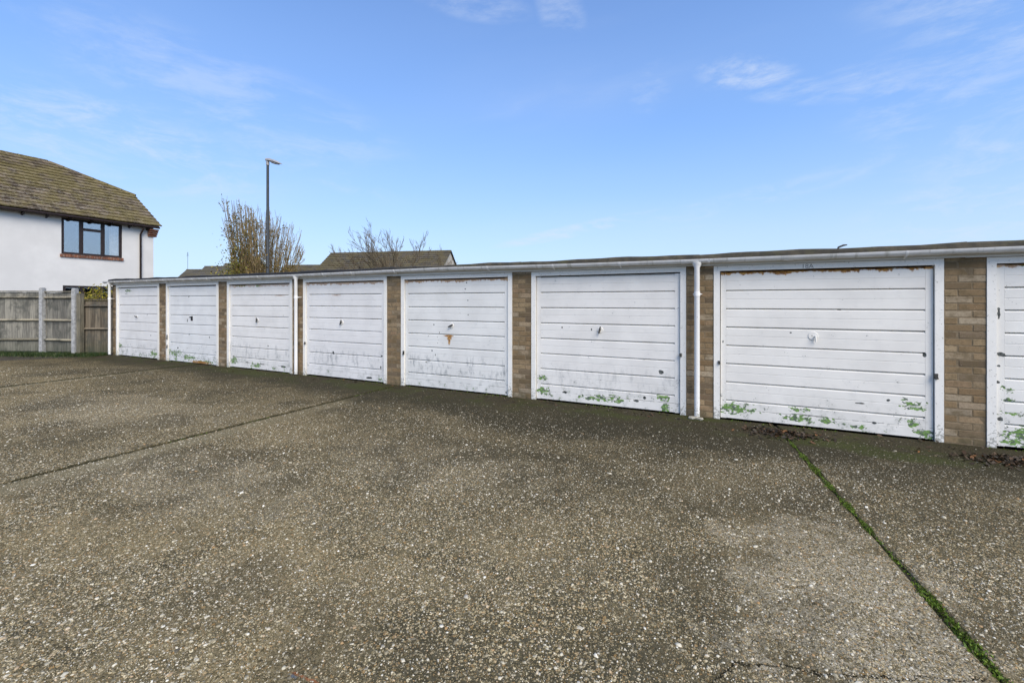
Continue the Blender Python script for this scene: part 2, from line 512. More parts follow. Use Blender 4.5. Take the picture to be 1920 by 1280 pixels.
def door_mat(k, feats, flake=1.0, smear=0.0, rust_top=0.0, green_low=0.5):
    """white gloss over old green, flaking; feats are worn places at (x,z) metres on this door"""
    m = M('flaking_white_paint_%s' % 'abcdefgh'[k])
    P = m.pos()
    L = m.vm('SUBTRACT', P, (GX[k], WALL_Y, 0))
    x, y, z = m.xyz(L)
    n1 = m.noise(P, 8, 5, 0.65)
    n2 = m.noise(m.vm('MULTIPLY', P, (1, 1, 1.7)), 36, 4, 0.65)
    n3 = m.noise(P, 2.2, 3, 0.5)
    wob = m.math('ADD', m.math('MULTIPLY', m.math('SUBTRACT', n1, 0.5), 1.6), m.math('MULTIPLY', m.math('SUBTRACT', n2, 0.5), 2.2))
    white = m.mix(m.rng(n3, 0.35, 0.7), (0.775, 0.752, 0.705), (0.70, 0.678, 0.635))
    white = m.mix(m.math('MULTIPLY', m.rng(n1, 0.5, 0.8), 0.25), white, (0.52, 0.52, 0.51))
    # brush marks and long scuffs
    sc = m.noise(m.vm('MULTIPLY', P, (2.2, 1, 60)), 1.0, 3, 0.6)
    white = m.mix(m.math('MULTIPLY', m.rng(sc, 0.62, 0.78), 0.22), white, (0.45, 0.45, 0.45))
    if smear:
        stv = m.noise(m.vm('MULTIPLY', P, (13, 1, 4.5)), 1.0, 5, 0.72)
        band = m.math('MULTIPLY', m.rng(z, 0.16, 0.34), m.rng(z, 0.66, 0.46))
        s = m.math('MULTIPLY', m.rng(m.math('ADD', stv, m.math('MULTIPLY', n1, 0.4)), 0.66, 0.90), band)
        white = m.mix(m.math('MULTIPLY', s, smear), white, (0.24, 0.255, 0.26))
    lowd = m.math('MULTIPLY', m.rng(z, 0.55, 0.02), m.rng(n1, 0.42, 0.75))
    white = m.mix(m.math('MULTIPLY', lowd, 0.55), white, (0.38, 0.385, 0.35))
    white = m.mix(1.0, white, [(0.97, 0.98, 1.0), (0.96, 0.99, 1.02), (1.0, 1.0, 1.0), (0.98, 0.985, 1.0), (0.97, 0.985, 0.985), (1.0, 0.995, 0.98), (1.02, 1.01, 0.98), (1.02, 1.02, 1.0)][k], 'MULTIPLY')
    col = white
    # general flaking, worse towards the bottom and the door edges
    lowf = m.rng(z, 0.62, 0.0)
    ex = m.math('MAXIMUM', m.rng(x, 0.18, 0.075), m.rng(x, 2.05, 2.19))
    bias = m.math('ADD', m.math('MULTIPLY', lowf, 0.085 * flake), m.math('MULTIPLY', ex, 0.035 * flake))
    chipn = m.math('ADD', m.math('ADD', m.math('MULTIPLY', n2, 0.62), m.math('MULTIPLY', n1, 0.38)), bias)
    chip = m.rng(chipn, 0.650, 0.660)
    low2 = m.rng(z, 0.30, 0.0)
    grn = m.rng(m.math('ADD', m.math('ADD', m.math('MULTIPLY', n1, 0.75), m.math('MULTIPLY', n2, 0.25)),
                       m.math('MULTIPLY', low2, 0.10 * green_low)), 0.640, 0.648)
    green = m.mix(m.rng(n2, 0.35, 0.7), (0.125, 0.235, 0.050), (0.23, 0.365, 0.110))
    primer = m.mix(m.rng(n2, .35, .7), (0.035, 0.038, 0.035), (0.13, 0.14, 0.13))
    holes = m.rng(m.noise(m.vm('MULTIPLY', P, (1, 1, 1.6)), 24, 3, 0.55), 0.525, 0.55)
    wobs = m.math('ADD', m.math('MULTIPLY', m.math('SUBTRACT', m.noise(m.vm('MULTIPLY', P, (1, 1, 1.5)), 13, 3, 0.5), 0.5), 2.6), m.math('MULTIPLY', m.math('SUBTRACT', n2, 0.5), 0.5))
    off = chip
    rust = None
    G = m.math('MULTIPLY', grn, low2)
    D = chip
    for ft in feats:
        kind, fx, fz, rx, rz = ft
        d = m.vm('LENGTH', m.vm('MULTIPLY', m.vm('SUBTRACT', L, (fx, 0, fz)), (1 / rx, 0, 1 / rz)))
        if kind in 'gdp':
            d = m.math('MULTIPLY', d, 1.55 if kind != 'g' else 1.06)
            e = m.rng(m.math('ADD', d, m.math('MULTIPLY', wobs, 1.0 if kind != 'd' else .8)), 0.86, 0.82)
            if kind == 'g':
                # white islands of paint survive towards the rim of each bare place
                e = m.math('MULTIPLY', e, m.math('SUBTRACT', 1.0, m.math('MULTIPLY', holes, m.rng(d, 0.05, 0.6, .55, 1.0))))
                G = m.math('MAXIMUM', G, e)
            else:
                D = m.math('MAXIMUM', D, e)
        else:
            e = m.math('MULTIPLY', m.rng(m.math('ADD', d, m.math('MULTIPLY', wobs, 0.35)), 1.0, 0.35), 0.95)
            rust = e if rust is None else m.math('MAXIMUM', rust, e)
    if rust_top:
        nx = m.noise(m.vm('MULTIPLY', P, (7, 1, 4)), 1.0, 5, 0.7)
        e = m.rng(m.math('SUBTRACT', z, m.math('MULTIPLY', m.math('SUBTRACT', nx, 0.60), 0.20)), 1.884, 1.905)
        e = m.math('MULTIPLY', e, rust_top)
        rust = e if rust is None else m.math('MAXIMUM', rust, e)
    hair = m.math('MULTIPLY', m.rng(m.math('ABSOLUTE', m.math('SUBTRACT', z, LEAF_Z0 + .003 + (RH - .009) * .513)), .0045, .0015), m.rng(m.noise(m.vm('MULTIPLY', P, (5, 1, 1)), 1.0, 4, .7), .46, .52))
    col = m.mix(m.math('MULTIPLY', hair, min(1.0, flake + .2)), col, (0.045, 0.045, 0.04))
    col = m.mix(D, col, primer)
    inner = m.math('MULTIPLY', G, m.rng(m.noise(m.vm('MULTIPLY', P, (1, 1, 2)), 15, 4, .6), 0.50, 0.54, 1.0, 0.12))
    col = m.mix(G, col, m.mix(0.6, primer, (0.12, 0.14, 0.12)))
    col = m.mix(inner, col, green)
    off = m.math('MAXIMUM', D, G)
    if rust is not None:
        rc = m.ramp(n2, [(0.33, (0.10, 0.035, 0.009)), (0.48, (0.30, 0.125, 0.02)), (0.64, (0.55, 0.31, 0.07))])
        col = m.mix(rust, col, rc)
    m.base(col, m.math('ADD', 0.40, m.math('MULTIPLY', off, 0.35)))
    h = m.math('ADD', m.math('MULTIPLY', m.math('SUBTRACT', 1.0, off), 0.6), m.math('MULTIPLY', m.noise(P, 11, 3), 0.5))
    m.bump(h, 0.35, 0.003)
    return m.mat


def felt_mat():
    m = M('roofing_felt')
    P = m.pos()
    x, y, z = m.xyz(P)
    n = m.noise(P, 7, 5, 0.7)
    f = m.noise(P, 160, 2)
    old = m.rng(m.math('ADD', x, m.math('MULTIPLY', n, 1.5)), -6.5, -2.0)
    c = m.mix(old, (0.022, 0.023, 0.026), m.mix(m.rng(n, 0.35, 0.7), (0.050, 0.045, 0.034), (0.105, 0.088, 0.058)))
    mo = m.math('MULTIPLY', m.rng(m.noise(P, 3.3, 4), 0.50, 0.68), 0.55)
    c = m.mix(m.math('MULTIPLY', mo, m.rng(old, 0, 1, .25, 1)), c, (0.085, 0.082, 0.035))
    m.base(c, 0.85)
    m.bump(m.math('ADD', f, n), 0.4, 0.004)
    return m.mat


def timber_mat(name, a, b, green=0.3):
    m = M(name)
    P = m.pos()
    r = m.objrand()
    z = m.xyz(P)[2]
    g = m.noise(m.vm('MULTIPLY', P, (38, 38, 2.2)), 1.0, 5, 0.65)
    g = m.math('ADD', g, m.math('MULTIPLY', m.math('SUBTRACT', r, 0.5), 0.25))
    c = m.mix(m.rng(g, 0.3, 0.72), a, b)
    n = m.noise(P, 3.2, 4, 0.6)
    c = m.mix(m.math('MULTIPLY', m.rng(n, 0.46, 0.66), 0.7), c, (0.06, 0.062, 0.052))
    c = m.mix(m.math('MULTIPLY', m.rng(z, 0.6, 0.05), green), c, (0.045, 0.055, 0.03))
    m.base(c, 0.85)
    m.bump(g, 0.3, 0.004)
    return m.mat


def tile_mat(name, lo, hi, moss, per_object=False):
    m = M(name)
    P = m.pos()
    r = m.objrand() if per_object else m.island()
    n = m.noise(P, 1.3, 5, 0.65)
    f = m.noise(P, 14, 5, 0.7)
    c = m.mix(r, lo, hi)
    c = m.mix(m.math('MULTIPLY', m.rng(f, 0.50, 0.66), 0.6 if per_object or lo[0] > .07 else .2), c, (0.36, 0.34, 0.28))
    mk = m.math('MULTIPLY', m.rng(m.math('ADD', n, m.math('MULTIPLY', f, 0.35)), 0.56, 0.76), moss)
    c = m.mix(mk, c, m.mix(f, (0.075, 0.066, 0.020), (0.24, 0.185, 0.045)))
    m.base(c, 0.92)
    m.bump(f, 0.6, 0.01)
    return m.mat


def plain(name, col, rough=0.6, metal=0.0, var=0.25, scale=12, spec=0.3):
    m = M(name)
    P = m.pos()
    n = m.noise(P, scale, 5, 0.65)
    c = m.mix(m.rng(n, 0.3, 0.75), tuple(v * (1 - var) for v in col), tuple(min(1, v * (1 + var)) for v in col))
    m.base(c, rough, metal)
    m.b.inputs['Specular IOR Level'].default_value = spec
    m.bump(n, 0.15, 0.004)
    return m.mat


def leaf_mat(name, stops, trans=0.35):
    m = M(name)
    r = m.island()
    c = m.ramp(r, stops)
    m.base(c, 0.55)
    tr = m.n('ShaderNodeBsdfTranslucent')
    m.set(tr.inputs[0], c)
    mx = m.n('ShaderNodeMixShader', {0: trans})
    m.nt.links.new(m.b.outputs[0], mx.inputs[1])
    m.nt.links.new(tr.outputs[0], mx.inputs[2])
    m.nt.links.new(mx.outputs[0], m.out.inputs[0])
    return m.mat


def glass_mat():
    m = M('window_glass')
    m.base((0.85, 0.88, 0.90), 0.015, 1.0)
    n = m.noise(m.pos(), 1.6, 2)
    m.bump(n, 0.05, 0.02)
    tr = m.n('ShaderNodeBsdfTransparent')
    mx = m.n('ShaderNodeMixShader', {0: 0.66})
    m.nt.links.new(m.b.outputs[0], mx.inputs[1])
    m.nt.links.new(tr.outputs[0], mx.inputs[2])
    m.nt.links.new(mx.outputs[0], m.out.inputs[0])
    return m.mat


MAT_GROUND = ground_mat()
MAT_STONE = stone_mat()
MAT_BRICK = brick_mat()
MAT_MORTAR = mortar_mat()
MAT_FRAME = white_paint('white_frame_paint')
MAT_FASCIA = white_paint('cream_fascia_paint', (0.66, 0.645, 0.60), 0.9, 0.5, low=False)
MAT_GUTTER = gutter_mat()
MAT_PIPE = white_paint('white_pipe_plastic', (0.80, 0.785, 0.75), 0.10, 0.3)
MAT_FELT = felt_mat()
MAT_DARKMETAL = plain('tarnished_metal', (0.09, 0.085, 0.075), 0.5, 0.6)
MAT_BLACK = plain('black_hole_paint', (0.012, 0.012, 0.012), 0.8)
MAT_SOIL = plain('bare_soil', (0.055, 0.045, 0.028), 0.95, 0, 0.5, 3)
MAT_JOINT = plain('joint_dirt', (0.034, 0.028, 0.015), 0.95, 0, 0.5, 20)

# ================================================================== ground and yard
g = MB()
g.add([(-1200, -1200, -.15), (1200, -1200, -.15), (1200, 1200, -.15), (-1200, 1200, -.15)], [(0, 1, 2, 3)])
g.obj('ground', MAT_SOIL, kind='structure')

yard = MB().box(-17.6, 14, -9, 6.36, -.14, -.02).obj('yard', MAT_JOINT, kind='structure')


def jr(y):                                            # the mossy joint on the right runs slightly askew
    return 0.60 + (5.46 - y) * 0.125


def slab(pts, n=1):
    """a slab with a small arris: outline pts (ccw), top at z=0"""
    mb = MB()
    c = Vector((sum(p[0] for p in pts) / len(pts), sum(p[1] for p in pts) / len(pts)))
    k = len(pts)
    ins = []
    for i in range(k):
        a, b, d = Vector(pts[i - 1]), Vector(pts[i]), Vector(pts[(i + 1) % k])
        e1, e2 = (b - a).normalized(), (d - b).normalized()
        nrm = Vector((-e1.y - e2.y, e1.x + e2.x))
        nrm = nrm.normalized()
        ins.append(b + nrm * 0.012)
    vs = [(p[0], p[1], -.03) for p in pts] + [(p[0], p[1], -.008) for p in pts] + [(p.x, p.y, 0) for p in ins]
    fs = [tuple(range(2 * k, 3 * k))]
    for r in (0, k):
        for i in range(k):
            j = (i + 1) % k
            fs.append((r + i, r + j, r + k + j, r + k + i))
    mb.add(vs, fs)
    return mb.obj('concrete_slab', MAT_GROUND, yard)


def jag(x, y0, y1, step=0.35, amp=0.012, f=None):
    n = max(2, int(abs(y1 - y0) / step))
    out = []
    for i in range(n + 1):
        y = y0 + (y1 - y0) * i / n
        xx = f(y) if f else x
        out.append((xx + (rnd.uniform(-amp, amp) if 0 < i < n else 0), y))
    return out


YT = 6.355
joints = [(-11.70, .014), (-5.46, .016)]
# left piece (its far edge runs along the fence verge), two middle pieces, two right pieces
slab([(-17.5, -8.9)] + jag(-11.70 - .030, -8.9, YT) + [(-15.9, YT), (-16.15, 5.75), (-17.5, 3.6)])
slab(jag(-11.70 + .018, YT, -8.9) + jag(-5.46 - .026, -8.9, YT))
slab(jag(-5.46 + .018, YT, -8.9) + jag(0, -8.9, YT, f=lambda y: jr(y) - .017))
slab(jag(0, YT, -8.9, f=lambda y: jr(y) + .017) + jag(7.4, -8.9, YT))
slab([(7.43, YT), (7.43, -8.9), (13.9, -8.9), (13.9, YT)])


# exposed flint aggregate, real stones standing a few millimetres proud
def aggregate():
    R = np.random.RandomState(3)
    cs, sn = math.cos(YAW), math.sin(YAW)
    Fv, Rv = np.array([-sn, cs]), np.array([cs, sn])
    pts = []
    for z0, z1, dens, smin in ((1.25, 2.6, 6200, .0028), (2.6, 4.2, 2900, .0038), (4.2, 6.6, 1050, .0052), (6.6, 10.5, 260, .0072)):
        hw = 1.30
        area = hw * (z1 ** 2 - z0 ** 2)
        n = int(area * dens)
        Z = np.sqrt(R.uniform(z0 ** 2, z1 ** 2, n))
        X = R.uniform(-hw, hw, n) * Z
        xy = Z[:, None] * Fv + X[:, None] * Rv
        s = smin + R.gamma(1.5, .0016, n)
        big = R.rand(n) < 0.012
        s[big] += R.uniform(.003, .0075, big.sum())
        pts.append(np.c_[xy, s])
    p = np.concatenate(pts)
    ok = (p[:, 1] < 6.2) & (p[:, 0] > -15.4)
    # fewer stones show through in the darker strip by the doors and in patches of whole cement skin
    nf = 0.5 + 0.25 * np.sin(p[:, 0] * 2.1 + 1.3 * np.sin(p[:, 1] * 1.7)) + 0.25 * np.sin(p[:, 1] * 2.7 + 1.1 * np.sin(p[:, 0] * 3.1))
    keep = R.rand(len(p)) < (0.55 + 0.45 * nf)
    keep &= R.rand(len(p)) < np.clip(1.0 - (p[:, 1] - 4.9) * 0.8, 0.14, 1)
    for jx in (-11.7, -5.46):
        ok &= np.abs(p[:, 0] - jx) > .03
    ok &= np.abs(p[:, 0] - (0.60 + (5.46 - p[:, 1]) * .125)) > .035
    p = p[ok & keep]
    n = len(p)
    k = 5
    ang = np.arange(k) * 2 * PI / k
    ang = ang[None, :] + R.uniform(0, 6.28, (n, 1)) + R.uniform(-.35, .35, (n, k))
    rad = p[:, 2:3] * R.uniform(.65, 1.2, (n, k))
    asp = R.uniform(.45, 1.0, (n, 1))
    rot = R.uniform(0, 3.14, (n, 1))
    lx, ly = rad * np.cos(ang), rad * np.sin(ang) * asp
    wx = p[:, 0:1] + lx * np.cos(rot) - ly * np.sin(rot)
    wy = p[:, 1:2] + lx * np.sin(rot) + ly * np.cos(rot)
    h = p[:, 2] * R.uniform(.15, .50, n)
    V = np.zeros((n, 2 * k, 3))
    V[:, :k, 0], V[:, :k, 1] = wx, wy
    V[:, :k, 2] = -.002
    f = R.uniform(.5, .75, (n, 1))
    V[:, k:, 0] = p[:, 0:1] + (wx - p[:, 0:1]) * f
    V[:, k:, 1] = p[:, 1:2] + (wy - p[:, 1:2]) * f
    V[:, k:, 2] = h[:, None] * R.uniform(.65, 1.25, (n, k))
    tri = []
    for i in range(k):
        j = (i + 1) % k
        tri += [(i, j, k + j), (i, k + j, k + i)]
    tri += [(k, k + 1, k + 2), (k, k + 2, k + 3), (k, k + 3, k + 4)]
    F = (np.array(tri)[None] + (np.arange(n) * (2 * k))[:, None, None]).reshape(-1, 3)
    link('aggregate', np_mesh('aggregate', V.reshape(-1, 3), F, MAT_STONE), yard, kind='stuff')


aggregate()


def blades(name, pts, mat, h, w, lean, parent=None, seg=1, **props):
    """many small upright leaf blades at pts (n,3)"""
    R = np.random.RandomState(len(pts))
    n = len(pts)
    pts = np.asarray(pts, float)
    a = R.uniform(0, 2 * PI, n)
    hh = h * R.uniform(.4, 1.2, n)
    ww = w * R.uniform(.6, 1.3, n)
    ln = lean * R.uniform(0.1, 1.2, n) * hh
    b = R.uniform(0, 2 * PI, n)
    dx, dy = np.cos(a) * ww, np.sin(a) * ww
    lx, ly = np.cos(b) * ln, np.sin(b) * ln
    V = np.zeros((n, 5, 3))
    V[:, 0] = pts + np.c_[-dx, -dy, 0 * dx]
    V[:, 1] = pts + np.c_[dx, dy, 0 * dx]
    V[:, 2] = pts + np.c_[dx * .8 + lx * .35, dy * .8 + ly * .35, hh * .6]
    V[:, 3] = pts + np.c_[-dx * .8 + lx * .35, -dy * .8 + ly * .35, hh * .6]
    V[:, 4] = pts + np.c_[lx, ly, hh]
    F = []
    base = np.arange(n) * 5
    F = np.concatenate([np.c_[base, base + 1, base + 2], np.c_[base, base + 2, base + 3], np.c_[base + 3, base + 2, base + 4]])
    return link(name, np_mesh(name, V.reshape(-1, 3), F, mat), parent, **props)


MAT_MOSS = leaf_mat('moss_green', [(0, (0.045, 0.065, 0.012)), (.25, (0.085, 0.072, 0.025)), (.45, (0.080, 0.140, 0.014)), (1, (0.19, 0.27, 0.03))], .25)
MAT_GRASS = leaf_mat('grass_green', [(0, (0.022, 0.045, 0.012)), (.6, (0.045, 0.08, 0.02)), (1, (0.10, 0.11, 0.04))], .3)


def moss():
    R = np.random.RandomState(11)
    P = []
    y = 6.0
    while y > -3.0:
        near = np.clip((6 - y) / 4.5, 0, 1)
        dens = (0.45 + 0.35 * math.sin(y * 5.1) * math.sin(y * 11.3 + 1) + .3 * math.sin(y * 2.1 + 4)) * (0.7 + .6 * near)
        dens += .42 * math.sin(y * 17.3) - .22 * (1 - near)
        dens = max(dens, .04)
        cnt = int(85 * dens)
        half = (.008 + .012 * near) * (0.45 + .85 * dens)
        for i in range(cnt):
            P.append((jr(y) + R.normal(0, half), y + R.uniform(-.012, .012), -.008 + R.uniform(0, .010)))
        y -= .018
    for jx in (-5.46, -11.7):
        y = 6.3
        while y > -2:
            if math.sin(y * 2.3 + jx) + .6 * math.sin(y * 7.1) > .35:
                for i in range(5):
                    P.append((jx + R.normal(0, .012), y + R.uniform(-.02, .02), -.012))
            y -= .04
    # tufts along the foot of the doors
    for i in range(2600):
        x = R.uniform(-15.7, 4)
        if math.sin(x * 2.9) + math.sin(x * 7.3 + 1) + .6 * math.sin(x * 19) < .55:
            continue
        P.append((x, 6.345 - abs(R.normal(0, .035)), 0))
    blades('moss', P, MAT_MOSS, .0115, .0052, 1.0, None, kind='stuff', label='bright green moss in the concrete joints and along the doors')


moss()


def litter(name, cx, cy, sx, sy, n, seed, label):
    R = np.random.RandomState(seed)
    P = np.c_[R.normal(cx, sx, n), R.normal(cy, sy, n)]
    P = P[P[:, 1] < 6.30]
    n = len(P)
    a = R.uniform(0, 2 * PI, n)
    s = R.uniform(.010, .030, n)
    V = np.zeros((n, 6, 3))
    prof = [(-1, 0), (-.3, .5), (.5, .42), (1, 0), (.4, -.5), (-.4, -.42)]
    d2 = np.exp(-((P[:, 0] - cx) / sx) ** 2 / 2 - ((P[:, 1] - cy) / sy) ** 2 / 2)
    z0 = .003 + d2 * R.uniform(0, .035, n)
    t1, t2 = R.normal(0, .45, n), R.normal(0, .45, n)
    for i, (u, v) in enumerate(prof):
        lx, ly = u * s, v * s
        V[:, i, 0] = P[:, 0] + lx * np.cos(a) - ly * np.sin(a)
        V[:, i, 1] = P[:, 1] + lx * np.sin(a) + ly * np.cos(a)
        V[:, i, 2] = np.maximum(z0 + lx * t1 + ly * t2 + abs(v) * s * .5, .002)
    b = np.arange(n) * 6
    F = np.concatenate([np.c_[b, b + 1, b + 2, b + 3], np.c_[b, b + 3, b + 4, b + 5]])
    m = leaf_mat(name + '_brown', [(0, (0.020, 0.015, 0.009)), (.5, (0.046, 0.032, 0.018)), (.9, (0.085, 0.048, 0.024)), (1, (0.30, 0.13, 0.04))], .1)
    link(name, np_mesh(name, V.reshape(-1, 3), F, m), None, kind='stuff', label=label)


litter('leaf_litter', 0.50, 5.93, .20, .10, 420, 5, 'brown dead leaves heaped at the top of the mossy joint')
litter('leaf_litter', 2.55, 5.85, .30, .12, 620, 6, 'dark leaf drift below the rightmost door')
litter('leaf_litter', -2, 6.17, 6.5, .09, 300, 8, 'scattered dead leaves along the foot of the garages')


# the garages ======================================================================================
# worn places: kind (g green underlayer, d dark chip, r rust), x, z, radii
FEATS = [
    [('g', .62, 1.84, .22, .05), ('g', .17, .28, .10, .10), ('d', .5, 1.76, .14, .012), ('d', 1.62, 1.18, .02, .05), ('d', .15, 1.42, .03, .02), ('d', 1.8, .62, .05, .016), ('g', 1.95, .12, .2, .1)],
    [('g', .35, .20, .34, .10), ('g', 1.0, .12, .32, .07), ('g', 1.75, .06, .4, .04), ('d', 1.0, .70, .06, .02), ('d', 1.87, .66, .03, .04), ('d', .93, 1.06, .035, .06), ('d', .5, .34, .06, .05), ('d', .98, 1.66, .04, .02), ('r', 1.5, .03, .55, .05)],
    [('g', .22, .16, .13, .10), ('g', 1.0, .10, .2, .06), ('d', .72, .14, .14, .022), ('d', 1.25, .13, .20, .02), ('d', 1.95, .12, .13, .04), ('d', 1.45, .55, .03, .03), ('g', .45, 1.895, .22, .02), ('g', 1.12, 1.88, .14, .03), ('r', 1.8, 1.66, .22, .010)],
    [('d', 1.82, .07, .16, .04), ('d', 2.13, .50, .03, .03), ('d', 2.1, .28, .03, .05), ('r', .95, 1.655, .16, .012), ('d', .85, .50, .05, .06), ('g', 2.10, .05, .07, .04), ('d', .12, .2, .02, .04)],
    [('r', 1.045, .928, .15, .024), ('r', 1.045, .895, .07, .055), ('r', 1.045, .85, .032, .10), ('d', 1.045, .930, .10, .009), ('d', 1.395, 1.845, .022, .022), ('d', 1.37, 1.74, .02, .022), ('d', 1.42, 1.545, .028, .018), ('d', 1.43, 1.30, .014, .014),
     ('d', .72, 1.12, .018, .022), ('d', .84, .985, .014, .03), ('d', .79, .90, .012, .022), ('d', .80, .80, .012, .02), ('d', .68, .66, .02, .025), ('d', .75, .59, .018, .035), ('d', .55, .45, .02, .02), ('d', 2.15, .05, .03, .04)],
    [('g', 1.13, .105, .36, .055), ('g', 1.30, .14, .12, .045), ('g', .17, .33, .09, .05), ('g', .20, .13, .16, .07), ('g', 1.95, .19, .13, .05), ('g', 2.02, .06, .12, .06),
     ('d', 1.95, .55, .06, .045), ('d', .5, 1.13, .02, .02), ('d', .96, 1.11, .012, .028), ('d', 1.6, .12, .08, .03), ('d', .55, .15, .07, .035), ('d', 1.72, .17, .04, .035)],
    [('g', .22, .14, .26, .09), ('g', .93, .095, .22, .05), ('g', 1.24, .10, .07, .05), ('g', 1.55, .055, .10, .03), ('g', .9, .20, .06, .04), ('g', 1.02, .20, .07, .03),
     ('g', 2.02, .36, .14, .055), ('g', 1.95, .43, .05, .03), ('g', 2.02, .16, .07, .05), ('g', 2.12, .06, .12, .06), ('d', 1.35, 1.425, .04, .014), ('d', .86, 1.14, .02, .014),
     ('d', 1.55, .34, .08, .015), ('d', 1.8, .40, .035, .03), ('d', 1.68, .13, .04, .025), ('d', 2.12, .93, .025, .04), ('d', .11, 1.0, .02, .03), ('d', 1.05, .145, .34, .008)],
    [('g', .42, .10, .36, .15), ('g', .22, .36, .14, .035), ('g', .17, .60, .06, .05), ('g', .17, .50, .07, .035), ('d', .52, .13, .2, .1), ('d', .12, .97, .07, .04), ('d', .09, .68, .04, .03),
     ('d', .1, .85, .035, .03), ('d', .11, .30, .045, .04), ('g', .3, 1.9, .1, .02), ('d', .10, 1.40, .02, .10)],
]
PARAM = [dict(flake=.9, rust_top=0.0, green_low=.6), dict(flake=1.1, green_low=.9), dict(flake=.75, smear=.5, green_low=.6, rust_top=.5), dict(flake=.35, smear=.55, green_low=.1, rust_top=.7),
         dict(flake=.35, smear=.75, green_low=.2, rust_top=.8), dict(flake=.5, smear=.3, green_low=.4), dict(flake=.6, green_low=.4, rust_top=1.0), dict(flake=.95, green_low=.7, rust_top=.8)]
LABELS = [
    'leftmost garage beside the fence, white door peeling green along its top edge',
    'second garage from the fence, white door with a black hole where a handle was',
    'white garage just left of the middle downpipe, green flakes along its door foot',
    'clean white garage just right of the middle downpipe, grey smears low on its door',
    'white garage with an orange rust stain running down below its door handle',
    'white garage just left of the right downpipe, green stripe at its door foot',
    'wide looking garage numbered 18A with rust along the top edge of its door',
    'garage cut off at the right, big green peeled patch low on its door',
]
YF = .028                                        # door face sits this far behind the frame face


def panel_mesh():
    """one pressed panel row, local origin at its lower left; upper edge slopes back into the groove above"""
    w = (LEAF_X1 - LEAF_X0) - .13
    h = RH - .009
    mb = MB()
    prof = [(.033, 0), (.033, h), (.026, h), (.0015, h - .014), (0, h - .018), (0, h * .53), (.0022, h * .515), (.0022, h * .50), (0.0006, h * .49), (.0006, .002), (.002, 0)]
    mb.prism_x(prof, 0, w)
    return mb.mesh('door_panel')


PANEL = panel_mesh()
BRICK_S = bevel_box('brick_stretcher', .215, .05, .0655, .004, MAT_BRICK)
BRICK_H = bevel_box('brick_header', .1025, .05, .0655, .004, MAT_BRICK)
ROOF_D = 5.2


def lump(seed, r, sq=.6):
    bm = bmesh.new()
    bmesh.ops.create_icosphere(bm, subdivisions=2, radius=r)
    q = random.Random(seed)
    for v in bm.verts:
        v.co *= 1 + q.uniform(-.22, .22)
        v.co.z *= sq
    return bm


